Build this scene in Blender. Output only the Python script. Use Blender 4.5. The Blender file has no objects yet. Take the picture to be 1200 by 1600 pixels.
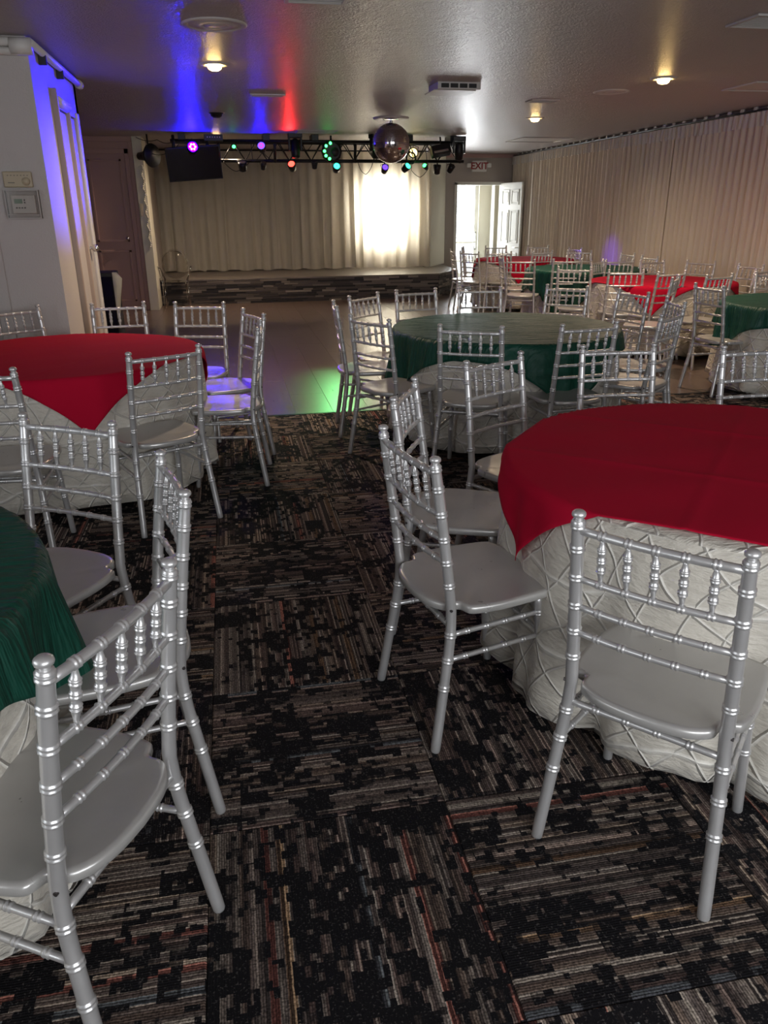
import bpy, bmesh, math, random
from math import sin, cos, pi, radians as RAD
from mathutils import Vector, Matrix
random.seed(7)
S = bpy.context.scene
COL = S.collection

# ------------------------------------------------------------------ camera
F_PX, YAW, PITCH, ROLL, CAMH = 1209.17, 0.18831, 0.373386, -0.00751, 1.461
fw = Vector((sin(YAW)*cos(PITCH), cos(YAW)*cos(PITCH), -sin(PITCH)))
rt0 = Vector((cos(YAW), -sin(YAW), 0)); up0 = rt0.cross(fw)
rt = cos(ROLL)*rt0 + sin(ROLL)*up0; up = -sin(ROLL)*rt0 + cos(ROLL)*up0
cd = bpy.data.cameras.new('camera'); cam = bpy.data.objects.new('camera', cd); COL.objects.link(cam)
m = Matrix((rt, up, -fw)).transposed().to_4x4(); m.translation = (0, 0, CAMH)
cam.matrix_world = m
cd.sensor_fit = 'VERTICAL'; cd.sensor_height = 36.0; cd.lens = 36.0*F_PX/1600.0
cd.clip_start = 0.05; cd.clip_end = 100
S.camera = cam

# ------------------------------------------------------------------ world, exposure
w = bpy.data.worlds.new('world'); S.world = w; w.use_nodes = True
bg = w.node_tree.nodes['Background']
bg.inputs['Color'].default_value = (0.86, 0.93, 1.0, 1); bg.inputs['Strength'].default_value = 1.2
S.view_settings.view_transform = 'Standard'; S.view_settings.look = 'None'
S.view_settings.exposure = 0.75; S.view_settings.gamma = 1.0; S.view_settings.use_curve_mapping = False

def area(name, loc, target, sx, sy, watts, col=(1, 1, 1), spread=180):
    l = bpy.data.lights.new(name, 'AREA'); l.shape = 'RECTANGLE'; l.size = sx; l.size_y = sy
    l.energy = watts; l.color = col; l.spread = RAD(spread)
    o = bpy.data.objects.new(name, l); COL.objects.link(o); o.location = loc
    o.rotation_euler = (Vector(target)-Vector(loc)).to_track_quat('-Z', 'Y').to_euler()
    return o
def spot(name, loc, target, watts, col, ang, blend=0.4, rad=0.04):
    l = bpy.data.lights.new(name, 'SPOT'); l.energy = watts; l.color = col
    l.spot_size = RAD(ang); l.spot_blend = blend; l.shadow_soft_size = rad
    o = bpy.data.objects.new(name, l); COL.objects.link(o); o.location = loc
    o.rotation_euler = (Vector(target)-Vector(loc)).to_track_quat('-Z', 'Y').to_euler()
    return o
# daylight through the shop window behind the camera
area('daylight_front_window', (1.5, -2.35, 1.45), (1.5, 5, 1.15), 3.6, 1.5, 60, (0.95, 0.97, 1.0))
area('side_fill_light', (-3.1, 0.2, 1.5), (3, 1.2, 0.9), 2.2, 1.2, 9, (0.95, 0.97, 1.0))  # unseen light on the left, added as dim fill for the room
# daylight through the window behind the stage curtain, and through the open exit door
area('daylight_stage_window', (3.0, 15.80, 1.41), (3.0, 12, 1.3), 0.56, 0.76, 85, (1.0, 0.96, 0.86), 170)
area('daylight_exit_door', (5.0, 17.7, 1.2), (4.7, 12, 0.7), 0.9, 1.7, 62, (0.95, 0.98, 1.0), 150)

# ------------------------------------------------------------------ helpers
def new_mat(name, base=(0.5,)*3, rough=0.5, metal=0.0, **kw):
    mt = bpy.data.materials.new(name); mt.use_nodes = True
    b = mt.node_tree.nodes['Principled BSDF']
    b.inputs['Base Color'].default_value = (*base, 1); b.inputs['Roughness'].default_value = rough
    b.inputs['Metallic'].default_value = metal
    for k, v in kw.items():
        b.inputs[k.replace('_', ' ')].default_value = v
    return mt
class NT:
    """small node-building helper"""
    def __init__(s, mt): s.t = mt.node_tree; s.b = s.t.nodes['Principled BSDF']; s.out = s.t.nodes['Material Output']
    def n(s, typ, **kw):
        nd = s.t.nodes.new(typ)
        for k, v in kw.items(): setattr(nd, k, v)
        return nd
    def l(s, a, b): s.t.links.new(a, b)
    def put(s, sock, v):
        if hasattr(v, 'is_linked') or isinstance(v, bpy.types.NodeSocket): s.l(v, sock)
        else: sock.default_value = v
    def math(s, op, a, b=0.0, c=0.0):
        nd = s.n('ShaderNodeMath', operation=op)
        s.put(nd.inputs[0], a); s.put(nd.inputs[1], b); s.put(nd.inputs[2], c)
        return nd.outputs[0]
    def mix(s, f, a, b):
        nd = s.n('ShaderNodeMix', data_type='RGBA')
        s.put(nd.inputs[0], f); s.put(nd.inputs[6], a); s.put(nd.inputs[7], b)
        return nd.outputs[2]
    def mul(s, a, b):
        nd = s.n('ShaderNodeMix', data_type='RGBA', blend_type='MULTIPLY'); nd.inputs[0].default_value = 1
        s.put(nd.inputs[6], a); s.put(nd.inputs[7], b); return nd.outputs[2]
    def comb(s, x, y, z=0.0):
        nd = s.n('ShaderNodeCombineXYZ'); s.put(nd.inputs[0], x); s.put(nd.inputs[1], y); s.put(nd.inputs[2], z)
        return nd.outputs[0]
    def noise(s, vec, scale, detail=2.0, rough=0.5):
        nd = s.n('ShaderNodeTexNoise'); nd.inputs['Scale'].default_value = scale
        nd.inputs['Detail'].default_value = detail; nd.inputs['Roughness'].default_value = rough
        if vec is not None: s.l(vec, nd.inputs['Vector'])
        return nd.outputs[0]
    def wn(s, vec):
        nd = s.n('ShaderNodeTexWhiteNoise', noise_dimensions='3D'); s.l(vec, nd.inputs['Vector'])
        return nd.outputs['Value']
    def ramp(s, f, stops, interp='LINEAR'):
        nd = s.n('ShaderNodeValToRGB'); r = nd.color_ramp; r.interpolation = interp
        while len(r.elements) < len(stops): r.elements.new(0.5)
        for e, (p, c) in zip(r.elements, stops): e.position = p; e.color = (*c, 1)
        s.put(nd.inputs[0], f); return nd.outputs[0]
    def maprange(s, v, a, b, c=0.0, d=1.0):
        nd = s.n('ShaderNodeMapRange'); s.put(nd.inputs[0], v)
        for i, q in enumerate((a, b, c, d)): nd.inputs[i+1].default_value = q
        return nd.outputs[0]
    def bump(s, h, strength=0.3, dist=0.01):
        nd = s.n('ShaderNodeBump'); nd.inputs['Strength'].default_value = strength
        nd.inputs['Distance'].default_value = dist; s.put(nd.inputs['Height'], h)
        s.l(nd.outputs[0], s.b.inputs['Normal']); return nd
    def obj(s): return s.n('ShaderNodeTexCoord').outputs['Object']
    def uv(s): return s.n('ShaderNodeTexCoord').outputs['UV']

def mesh_from_bm(bm, name, smooth=False):
    me = bpy.data.meshes.new(name); bm.normal_update(); bm.to_mesh(me); bm.free()
    if smooth: me.polygons.foreach_set('use_smooth', [True]*len(me.polygons))
    return me
def link(name, me, mt=None, parent=None, loc=None, rot=None):
    o = bpy.data.objects.new(name, me); COL.objects.link(o)
    if mt is not None and me is not None and not me.materials: me.materials.append(mt)
    if parent is not None: o.parent = parent
    if loc is not None: o.location = loc
    if rot is not None: o.rotation_euler = rot
    return o
def tag(o, label=None, cat=None, group=None, kind=None):
    if label: o['label'] = label
    if cat: o['category'] = cat
    if group: o['group'] = group
    if kind: o['kind'] = kind
    return o
def thing(name, label, cat, loc=(0, 0, 0), rz=0, group=None):
    o = bpy.data.objects.new(name, None); COL.objects.link(o); o.location = loc; o.rotation_euler = (0, 0, rz)
    o.empty_display_size = 0.1
    return tag(o, label, cat, group)
def add_box(bm, x0, x1, y0, y1, z0, z1):
    vs = [bm.verts.new(p) for p in ((x0,y0,z0),(x1,y0,z0),(x1,y1,z0),(x0,y1,z0),(x0,y0,z1),(x1,y0,z1),(x1,y1,z1),(x0,y1,z1))]
    for f in ((0,3,2,1),(4,5,6,7),(0,1,5,4),(1,2,6,5),(2,3,7,6),(3,0,4,7)): bm.faces.new([vs[i] for i in f])
    return vs
def box(x0, x1, y0, y1, z0, z1, bevel=0.0, seg=2):
    bm = bmesh.new(); add_box(bm, x0, x1, y0, y1, z0, z1)
    if bevel: bmesh.ops.bevel(bm, geom=bm.edges[:], offset=bevel, segments=seg, affect='EDGES', profile=0.5)
    return bm
def boxes(lst, bevel=0.0):
    bm = bmesh.new()
    for b in lst: add_box(bm, *b)
    if bevel: bmesh.ops.bevel(bm, geom=bm.edges[:], offset=bevel, segments=1, affect='EDGES')
    return bm
def add_tube(bm, pts, rad, n=10, cap=True):
    """tube along pts; rad a number or one per point"""
    pts = [Vector(p) for p in pts]
    if not hasattr(rad, '__len__'): rad = [rad]*len(pts)
    d0 = (pts[-1]-pts[0]).normalized()
    ref = Vector((0, 0, 1)) if abs(d0.z) < 0.8 else Vector((1, 0, 0))
    rings = []
    for i, p in enumerate(pts):
        a = pts[max(0, i-1)]; b = pts[min(len(pts)-1, i+1)]
        t = (b-a)
        t = t.normalized() if t.length > 1e-9 else d0
        u = t.cross(ref).normalized(); v = u.cross(t)
        rings.append([bm.verts.new(p+rad[i]*(cos(2*pi*k/n)*u+sin(2*pi*k/n)*v)) for k in range(n)])
    for r0, r1 in zip(rings, rings[1:]):
        for k in range(n): bm.faces.new((r0[k], r0[(k+1) % n], r1[(k+1) % n], r1[k]))
    if cap:
        bm.faces.new(rings[0][::-1]); bm.faces.new(rings[-1])
def add_lathe(bm, prof, n=24, c=(0, 0, 0)):
    """prof: list of (r, z)"""
    c = Vector(c); rings = []
    for r, z in prof:
        if r < 1e-6: rings.append([bm.verts.new(c+Vector((0, 0, z)))])
        else: rings.append([bm.verts.new(c+Vector((r*cos(2*pi*k/n), r*sin(2*pi*k/n), z))) for k in range(n)])
    for a, b in zip(rings, rings[1:]):
        for k in range(n):
            q = [a[k % len(a)], a[(k+1) % len(a)], b[(k+1) % len(b)], b[k % len(b)]]
            f = []
            for v in q:
                if v not in f: f.append(v)
            if len(f) > 2:
                try: bm.faces.new(f)
                except ValueError: pass
def fix(bm): bmesh.ops.recalc_face_normals(bm, faces=bm.faces[:]); return bm
def struct(name, bm, mt, parent=None, smooth=False, label=None):
    o = link(name, mesh_from_bm(bm, name, smooth), mt, parent)
    if parent is None: o['kind'] = 'structure'
    if label: o['label'] = label
    return o
def part(name, bm, mt, parent, smooth=False, label=None, loc=None, rot=None):
    o = link(name, mesh_from_bm(bm, name, smooth), mt, parent, loc, rot)
    if label: o['label'] = label
    return o

# ------------------------------------------------------------------ materials
def plaster(name, col, bump=0.15, scale=60, rough=0.7, var=0.06):
    mt = new_mat(name, col, rough); q = NT(mt); o = q.obj()
    n1 = q.noise(o, 1.3, 3); n2 = q.noise(o, scale, 4, 0.6)
    c = q.mix(n1, tuple(v*(1-var) for v in col)+(1,), tuple(min(1, v*(1+var)) for v in col)+(1,))
    q.l(c, q.b.inputs['Base Color']); q.bump(n2, bump, 0.01)
    return mt
M = {}
M['wall_white'] = plaster('white_painted_wall', (0.54, 0.50, 0.475), 0.25, 90)
M['wall_grey'] = plaster('warm_grey_wall', (0.42, 0.37, 0.33))
M['wall_pink'] = plaster('dusky_pink_wall', (0.47, 0.30, 0.27), 0.1)
M['trim_white'] = new_mat('white_gloss_trim', (0.72, 0.70, 0.66), 0.4)
M['trim_tan'] = new_mat('tan_wood_trim', (0.42, 0.33, 0.27), 0.5)
M['cream'] = plaster('cream_plaster', (0.68, 0.65, 0.54), 0.1)
M['door_white'] = new_mat('white_door_paint', (0.78, 0.77, 0.70), 0.4)
M['black'] = new_mat('black_metal', (0.012, 0.012, 0.013), 0.42, 0.2)
M['black_plastic'] = new_mat('black_plastic', (0.018, 0.017, 0.018), 0.45)
M['screen'] = new_mat('dark_screen_glass', (0.006, 0.006, 0.012), 0.12)
M['chrome'] = new_mat('chrome', (0.75, 0.75, 0.75), 0.15, 1.0)
M['vent'] = new_mat('vent_white_enamel', (0.52, 0.49, 0.46), 0.45)
M['vent_dark'] = new_mat('vent_dark_inside', (0.03, 0.03, 0.03), 0.8)
M['thermo_beige'] = new_mat('beige_plastic', (0.50, 0.42, 0.29), 0.45)
M['thermo_white'] = new_mat('pale_plastic', (0.62, 0.58, 0.54), 0.4)
M['thermo_lcd'] = new_mat('grey_green_display', (0.22, 0.30, 0.22), 0.2)
M['grey_text'] = new_mat('grey_print', (0.12, 0.11, 0.11), 0.6)
M['exit_white'] = new_mat('sign_white', (0.80, 0.78, 0.74), 0.4)
M['exit_red'] = new_mat('sign_red', (0.30, 0.03, 0.03), 0.4)
M['concrete'] = plaster('pale_pavement', (0.6, 0.6, 0.58))
def glass(name, tint=(1, 1, 1), rough=0.02, mixf=0.12):
    mt = bpy.data.materials.new(name); mt.use_nodes = True; t = mt.node_tree; t.nodes.clear()
    out = t.nodes.new('ShaderNodeOutputMaterial'); mx = t.nodes.new('ShaderNodeMixShader')
    tr = t.nodes.new('ShaderNodeBsdfTransparent'); tr.inputs[0].default_value = (*tint, 1)
    gl = t.nodes.new('ShaderNodeBsdfGlossy'); gl.inputs['Roughness'].default_value = rough
    fr = t.nodes.new('ShaderNodeLayerWeight'); fr.inputs[0].default_value = mixf
    t.links.new(fr.outputs['Fresnel'], mx.inputs[0]); t.links.new(tr.outputs[0], mx.inputs[1])
    t.links.new(gl.outputs[0], mx.inputs[2]); t.links.new(mx.outputs[0], out.inputs[0])
    return mt
M['glass'] = glass('window_glass')
M['acrylic'] = glass('clear_acrylic', (0.93, 0.92, 0.91), 0.06, 0.25)
def emit(name, col, strength):
    mt = new_mat(name, (0.02, 0.02, 0.02), 0.3)
    b = mt.node_tree.nodes['Principled BSDF']
    b.inputs['Emission Color'].default_value = (*col, 1); b.inputs['Emission Strength'].default_value = strength
    return mt
M['warm_lamp'] = emit('warm_lamp_glow', (1.0, 0.66, 0.25), 22)
M['led_blue'] = emit('led_blue', (0.003, 0.0, 1.0), 260)
M['led_pink'] = emit('led_pale_violet', (1.0, 0.75, 1.0), 3)
M['led_blue_dim'] = emit('led_blue_dim', (0.10, 0.05, 1.0), 2.5)
M['led_red'] = emit('led_red', (1.0, 0.03, 0.02), 6)
M['led_green'] = emit('led_green', (0.04, 1.0, 0.12), 5)
M['led_cyan'] = emit('led_cyan', (0.03, 0.75, 0.45), 2.2)
M['led_violet'] = emit('led_violet', (0.10, 0.03, 0.8), 1.5)
M['led_yellow'] = emit('led_yellow', (1.0, 0.75, 0.25), 3)
M['led_dim'] = new_mat('unlit_lens', (0.10, 0.08, 0.09), 0.15)

# glossy stippled ceiling
mt = new_mat('glossy_textured_ceiling', (0.30, 0.26, 0.25), 0.34); q = NT(mt); o = q.obj()
a1 = q.noise(o, 62, 3, 0.65); a2 = q.noise(o, 14, 3); a3 = q.noise(o, 0.7, 2)
q.l(q.mix(a3, (0.37, 0.32, 0.305, 1), (0.44, 0.385, 0.365, 1)), q.b.inputs['Base Color'])
q.bump(q.math('ADD', q.math('MULTIPLY', a1, 0.7), q.math('MULTIPLY', a2, 0.6)), 1.0, 0.018)
q.b.inputs['Specular IOR Level'].default_value = 0.6
M['ceiling'] = mt

# carpet tile: yarn runs along u, rows of yarn stacked along v
mt = new_mat('carpet_tile_yarn', (0.05,)*3, 0.95); q = NT(mt)
mt.node_tree.nodes['Principled BSDF'].inputs['Specular IOR Level'].default_value = 0.15
sp = q.n('ShaderNodeSeparateXYZ'); q.l(q.uv(), sp.inputs[0]); u, v = sp.outputs[0], sp.outputs[1]
rnd = q.math('MULTIPLY', q.n('ShaderNodeObjectInfo').outputs['Random'], 97.0)
wob = q.math('MULTIPLY', q.math('SUBTRACT', q.noise(q.comb(u, v, rnd), 40, 2), 0.5), 0.006)
v2 = q.math('ADD', v, wob)
line = q.math('FLOOR', q.math('MULTIPLY', v2, 104.0))
def blocky(gu, gv, seed):
    g = q.math('FLOOR', q.math('MULTIPLY', v2, gv))
    off = q.wn(q.comb(g, rnd, seed))
    cu = q.math('FLOOR', q.math('ADD', q.math('MULTIPLY', u, gu), q.math('MULTIPLY', off, 3.0)))
    return q.wn(q.comb(cu, g, q.math('ADD', rnd, seed+3.3)))
m1 = blocky(5.0, 7.0, 1.0); m2 = blocky(13.0, 23.0, 2.0); m3 = blocky(24.0, 46.0, 5.0)
msk = q.math('ADD', q.math('MULTIPLY', m1, 0.34), q.math('ADD', q.math('MULTIPLY', m2, 0.36), q.math('MULTIPLY', m3, 0.30)))
lit = q.maprange(msk, 0.46, 0.53)
ln = q.wn(q.comb(line, rnd, 8.0)); ln2 = q.wn(q.comb(line, rnd, 11.0))
grp = q.wn(q.comb(q.math('FLOOR', q.math('MULTIPLY', v2, 34.0)), rnd, 9.0))
yarn = q.ramp(ln, [(0.0, (0.026, 0.021, 0.020)), (0.35, (0.080, 0.062, 0.056)), (0.70, (0.135, 0.110, 0.096)), (0.93, (0.30, 0.255, 0.215))])
tint = q.ramp(grp, [(0.0, (0.95, 0.95, 0.93)), (0.22, (1.0, 0.88, 0.86)), (0.45, (1.0, 0.96, 0.94)), (0.6, (1.06, 0.97, 0.88)), (0.80, (1, 1, 1)),
                    (0.90, (1.15, 0.55, 0.5)), (0.93, (1.3, 1.0, 0.7)), (0.96, (0.6, 0.78, 0.95)), (0.98, (1, 1, 1))], 'CONSTANT')
col = q.mul(yarn, tint)
speck = q.noise(q.comb(q.math('MULTIPLY', u, 140.0), q.math('MULTIPLY', v, 104.0), rnd), 1.0, 1)
sp2 = q.maprange(speck, 0.3, 0.7, 0.45, 1.45)
col = q.mul(col, q.comb(sp2, sp2, sp2))
vy = q.maprange(q.math('PINGPONG', q.math('MULTIPLY', v2, 104.0), 0.5), 0.0, 0.35, 0.45, 1.5)
col = q.mul(col, q.comb(vy, vy, vy))
darkc = q.mix(q.maprange(speck, 0.60, 0.74), (0.008, 0.0075, 0.009, 1), (0.075, 0.068, 0.066, 1))
allc = q.mix(lit, darkc, col)
tone = q.maprange(q.wn(q.comb(rnd, rnd, 4.0)), 0, 1, 0.8, 1.15)
q.l(q.mul(allc, q.comb(tone, tone, tone)), q.b.inputs['Base Color'])
vv = q.math('PINGPONG', q.math('MULTIPLY', v2, 104.0), 0.5)
q.bump(q.math('ADD', vv, speck), 0.5, 0.003)
M['carpet'] = mt
M['carpet_base'] = new_mat('carpet_backing', (0.012, 0.011, 0.012), 0.95)

# vinyl plank
mt = new_mat('glossy_brown_plank', (0.10, 0.07, 0.06), 0.25); q = NT(mt); o = q.obj()
mp = q.n('ShaderNodeMapping'); mp.inputs['Scale'].default_value = (22, 1.6, 1); q.l(o, mp.inputs[0])
oi = q.n('ShaderNodeObjectInfo').outputs['Random']
va = q.n('ShaderNodeVectorMath', operation='ADD'); q.l(mp.outputs[0], va.inputs[0]); q.l(q.comb(q.math('MULTIPLY', oi, 50.0), 0.0, 0.0), va.inputs[1])
gr = q.noise(va.outputs[0], 2.0, 4, 0.6)
c = q.ramp(gr, [(0.25, (0.085, 0.058, 0.047)), (0.55, (0.13, 0.092, 0.075)), (0.8, (0.18, 0.135, 0.11))])
tn = q.maprange(oi, 0, 1, 0.9, 1.08)
q.l(q.mul(c, q.comb(tn, tn, tn)), q.b.inputs['Base Color'])
q.l(q.maprange(gr, 0, 1, 0.24, 0.36), q.b.inputs['Roughness']); q.b.inputs['Specular IOR Level'].default_value = 0.8; q.bump(gr, 0.02, 0.002)
M['plank'] = mt
mt = new_mat('worn_grey_stage_floor', (0.16, 0.14, 0.12), 0.42); q = NT(mt); o = q.obj()
mp = q.n('ShaderNodeMapping'); mp.inputs['Scale'].default_value = (1.5, 16, 1); q.l(o, mp.inputs[0])
gr = q.noise(mp.outputs[0], 2.0, 4); q.l(q.ramp(gr, [(0.3, (0.10, 0.085, 0.075)), (0.7, (0.22, 0.19, 0.165))]), q.b.inputs['Base Color'])
M['stage_floor'] = mt
mt = new_mat('ledge_stone', (0.1,)*3, 0.55); q = NT(mt); o = q.obj()
oi = q.n('ShaderNodeObjectInfo').outputs['Random']
c = q.ramp(oi, [(0.0, (0.018, 0.016, 0.018)), (0.34, (0.045, 0.038, 0.038)), (0.58, (0.085, 0.072, 0.068)), (0.80, (0.16, 0.138, 0.125)), (0.94, (0.26, 0.23, 0.205))], 'CONSTANT')
n1 = q.noise(o, 25, 3); k = q.maprange(n1, 0.2, 0.8, 0.75, 1.25)
q.l(q.mul(c, q.comb(k, k, k)), q.b.inputs['Base Color']); q.bump(n1, 0.3, 0.01)
M['stone'] = mt

# silver paint on the chairs
def silver(name, base, rough, metal):
    mt = new_mat(name, base, rough, metal); q = NT(mt); o = q.obj()
    n1 = q.noise(o, 9, 4, 0.6); n2 = q.noise(o, 160, 2)
    q.l(q.mix(n1, tuple(v*0.86 for v in base)+(1,), tuple(min(1, v*1.08) for v in base)+(1,)), q.b.inputs['Base Color'])
    q.l(q.maprange(n1, 0.2, 0.8, rough-0.06, rough+0.08), q.b.inputs['Roughness'])
    q.bump(n2, 0.05, 0.002)
    return mt
M['silver'] = silver('silver_paint', (0.68, 0.675, 0.67), 0.32, 0.62)
M['silver_seat'] = silver('silver_seat_paint', (0.53, 0.52, 0.50), 0.30, 0.40)
M['screw'] = new_mat('dark_screw', (0.10, 0.09, 0.09), 0.4, 0.8)

# cloths
def cloth(name, col, rough=0.85, sheen=0.3, crease=0.25, crease_scale=3.0, weave=True):
    mt = new_mat(name, col, rough); q = NT(mt); o = q.obj()
    q.b.inputs['Sheen Weight'].default_value = sheen; q.b.inputs['Sheen Roughness'].default_value = 0.5
    n = q.noise(o, crease_scale, 4, 0.55); n2 = q.noise(o, 300, 1)
    q.l(q.mix(n, tuple(v*0.92 for v in col)+(1,), tuple(min(1, v*1.08) for v in col)+(1,)), q.b.inputs['Base Color'])
    q.bump(q.math('ADD', n, q.math('MULTIPLY', n2, 0.03)), crease, 0.03)
    return mt
M['red_cloth'] = cloth('crimson_cloth', (0.46, 0.005, 0.030), 0.9, 0.0, 0.10)
M['red_cloth'].node_tree.nodes['Principled BSDF'].inputs['Specular IOR Level'].default_value = 0.12
M['green_cloth'] = new_mat('green_satin', (0.006, 0.066, 0.043), 0.48)
q = NT(M['green_cloth']); o = q.obj()
mp = q.n('ShaderNodeMapping'); mp.inputs['Scale'].default_value = (1.2, 9, 1.0); q.l(o, mp.inputs[0])
n = q.noise(mp.outputs[0], 3.2, 3, 0.6); n2 = q.noise(o, 5, 3)
q.bump(q.math('ADD', q.math('MULTIPLY', n, 0.9), q.math('MULTIPLY', n2, 0.5)), 0.8, 0.04)
q.b.inputs['Specular IOR Level'].default_value = 0.3
mt = new_mat('ivory_pintuck_taffeta', (0.74, 0.70, 0.61), 0.45); q = NT(mt); uvn = q.uv()
wobn = q.n('ShaderNodeTexNoise'); wobn.inputs['Scale'].default_value = 3.0; q.l(uvn, wobn.inputs['Vector'])
va = q.n('ShaderNodeVectorMath', operation='SCALE'); q.l(wobn.outputs['Color'], va.inputs[0]); va.inputs['Scale'].default_value = 0.09
vb = q.n('ShaderNodeVectorMath', operation='ADD'); q.l(uvn, vb.inputs[0]); q.l(va.outputs[0], vb.inputs[1])
def tuck(ang, sc, ph):
    mp = q.n('ShaderNodeMapping'); mp.inputs['Rotation'].default_value = (0, 0, ang); mp.inputs['Location'].default_value = (ph, ph*0.7, 0)
    q.l(vb.outputs[0], mp.inputs[0]); sx = q.n('ShaderNodeSeparateXYZ'); q.l(mp.outputs[0], sx.inputs[0])
    wv = q.math('ADD', sx.outputs[0], q.math('MULTIPLY', q.math('SINE', q.math('MULTIPLY', sx.outputs[1], 11.0)), 0.02))
    pp = q.math('PINGPONG', q.math('MULTIPLY', wv, sc), 0.5)
    return q.maprange(pp, 0.0, 0.05, 1.0, 0.0)
tk = q.math('MAXIMUM', q.math('MAXIMUM', tuck(0.6, 9.5, 0), tuck(-0.75, 8.0, 0.31)), tuck(1.45, 4.6, 0.13))
mpc = q.n('ShaderNodeMapping'); mpc.inputs['Scale'].default_value = (1.0, 2.6, 1.0); mpc.inputs['Rotation'].default_value = (0, 0, .5); q.l(vb.outputs[0], mpc.inputs[0])
crk = q.noise(mpc.outputs[0], 20, 5, 0.6)
q.l(q.mix(tk, q.mix(crk, (0.56, 0.52, 0.45, 1), (0.74, 0.70, 0.61, 1)), (0.90, 0.87, 0.79, 1)), q.b.inputs['Base Color'])
q.bump(q.math('ADD', q.math('MULTIPLY', tk, 0.8), q.math('MULTIPLY', crk, 1.1)), 0.8, 0.012)
q.b.inputs['Sheen Weight'].default_value = 0.15
M['ivory'] = mt

def drape_mat(name, col, trans, vscale=60):
    mt = new_mat(name, col, 0.8); q = NT(mt); o = q.obj()
    n = q.noise(o, 4, 3); c = q.mix(n, tuple(v*0.93 for v in col)+(1,), tuple(min(1, v*1.05) for v in col)+(1,))
    q.l(c, q.b.inputs['Base Color']); q.bump(q.noise(o, vscale, 2), 0.08, 0.004)
    tr = q.n('ShaderNodeBsdfTranslucent'); q.l(c, tr.inputs[0])
    mx = q.n('ShaderNodeMixShader'); mx.inputs[0].default_value = trans
    q.l(q.b.outputs[0], mx.inputs[1]); q.l(tr.outputs[0], mx.inputs[2]); q.l(mx.outputs[0], q.out.inputs[0])
    return mt
M['stage_curtain'] = drape_mat('cream_stage_curtain', (0.66, 0.62, 0.53), 0.38)
M['side_curtain'] = drape_mat('cream_side_curtain', (0.76, 0.66, 0.54), 0.12)
M['header'] = drape_mat('curtain_header', (0.70, 0.65, 0.60), 0.1)
M['white_drape'] = drape_mat('white_vestibule_drape', (0.9, 0.9, 0.88), 0.5)

# ------------------------------------------------------------------ setting
HC = 2.47; XR = 5.90; XL = -3.3; YF = -2.5; YB = 16.33; YW = 5.80
floor = struct('floor', boxes([(XL-.2, XR+.2, YF-.2, YB+.15, -0.12, -0.012)]), M['carpet_base'])
T = 0.6096; X0, Y0 = -0.15226, 0.96316
def tile_mesh():
    bm = bmesh.new(); h = T/2-0.0007; b = 0.003
    vs = [[bm.verts.new((sx*(h-o_), sy*(h-o_), z)) for sx, sy in ((-1,-1),(1,-1),(1,1),(-1,1))] for o_, z in ((0,-0.010),(0,-0.0025),(b,0.0))]
    for r in range(2):
        for k in range(4): bm.faces.new((vs[r][k], vs[r][(k+1)%4], vs[r+1][(k+1)%4], vs[r+1][k]))
    bm.faces.new(vs[2]); uvl = bm.loops.layers.uv.new('UVMap')
    for f in bm.faces:
        for l_ in f.loops: l_[uvl].uv = (l_.vert.co.x/T+0.5, l_.vert.co.y/T+0.5)
    return mesh_from_bm(bm, 'carpet_tile')
TM = tile_mesh(); TM.materials.append(M['carpet'])
ncut = 0
for i in range(-6, 10):
    for j in range(-6, 8):
        cx, cy = X0+(i+.5)*T, Y0+(j+.5)*T
        if cy+T/2 > YW+0.1 or cx+T/2 > XR+T*0.3 or cy-T/2 < YF-0.3: continue
        if cx > 4.3 and cy < 1.4: continue
        if cx < -2.6 and cy < 0.2: continue
        if cy < -1.2: continue
        o = link('carpet_tile', TM, None, floor, (cx, cy, 0), (0, 0, (0 if (i+j) % 2 else pi/2) + (pi if random.random() < .5 else 0)))
# last row of carpet is cut at the dance floor
YCUT = Y0+7*T
bm = boxes([(XL, XR, YCUT+0.0007, YW, -0.010, -0.0005)]); uvl = bm.loops.layers.uv.new('UVMap')
for f in bm.faces:
    for l_ in f.loops: l_[uvl].uv = (l_.vert.co.x/T, l_.vert.co.y/T)
part('carpet_edge_strip', bm, M['carpet'], floor)
part('threshold_strip', boxes([(XL, XR, YW, YW+0.03, -0.01, 0.003)], 0.001), M['black'], floor)
# dance-floor planks running away from the camera
PW, PL = 0.29, 1.62
PM = []
me = mesh_from_bm(box(-PW/2+.0006, PW/2-.0006, -PL/2+.0006, PL/2-.0006, -0.010, 0.0, 0.0008, 1), 'plank'); me.materials.append(M['plank'])
nx = int((XR+1.6-0)/PW)+1
for i in range(nx):
    off = (i*0.37) % 1.0*PL
    x = -1.6+PW*(i+.5)
    k = 0
    y = YW+0.03-off
    while y < 13.9:
        y0, y1 = max(y, YW+0.03), min(y+PL, 13.95 if x < 3.9 else YB)
        if y1-y0 > 0.05:
            o = link('plank', me, None, floor, (x, (y0+y1)/2, 0)); o.scale = (1, (y1-y0)/PL, 1)
        y += PL
bm = boxes([(-1.6-PW*k, -1.6-PW*(k-1)-.002, YW+.03, 13.3, -0.01, 0) for k in range(1, 7)])
tag(part('planking', bm, M['plank'], floor), kind='stuff')

struct('ceiling', boxes([(XL-.2, XR+.2, YF-.2, YB+.3, HC, HC+.12)]), M['ceiling'])
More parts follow.
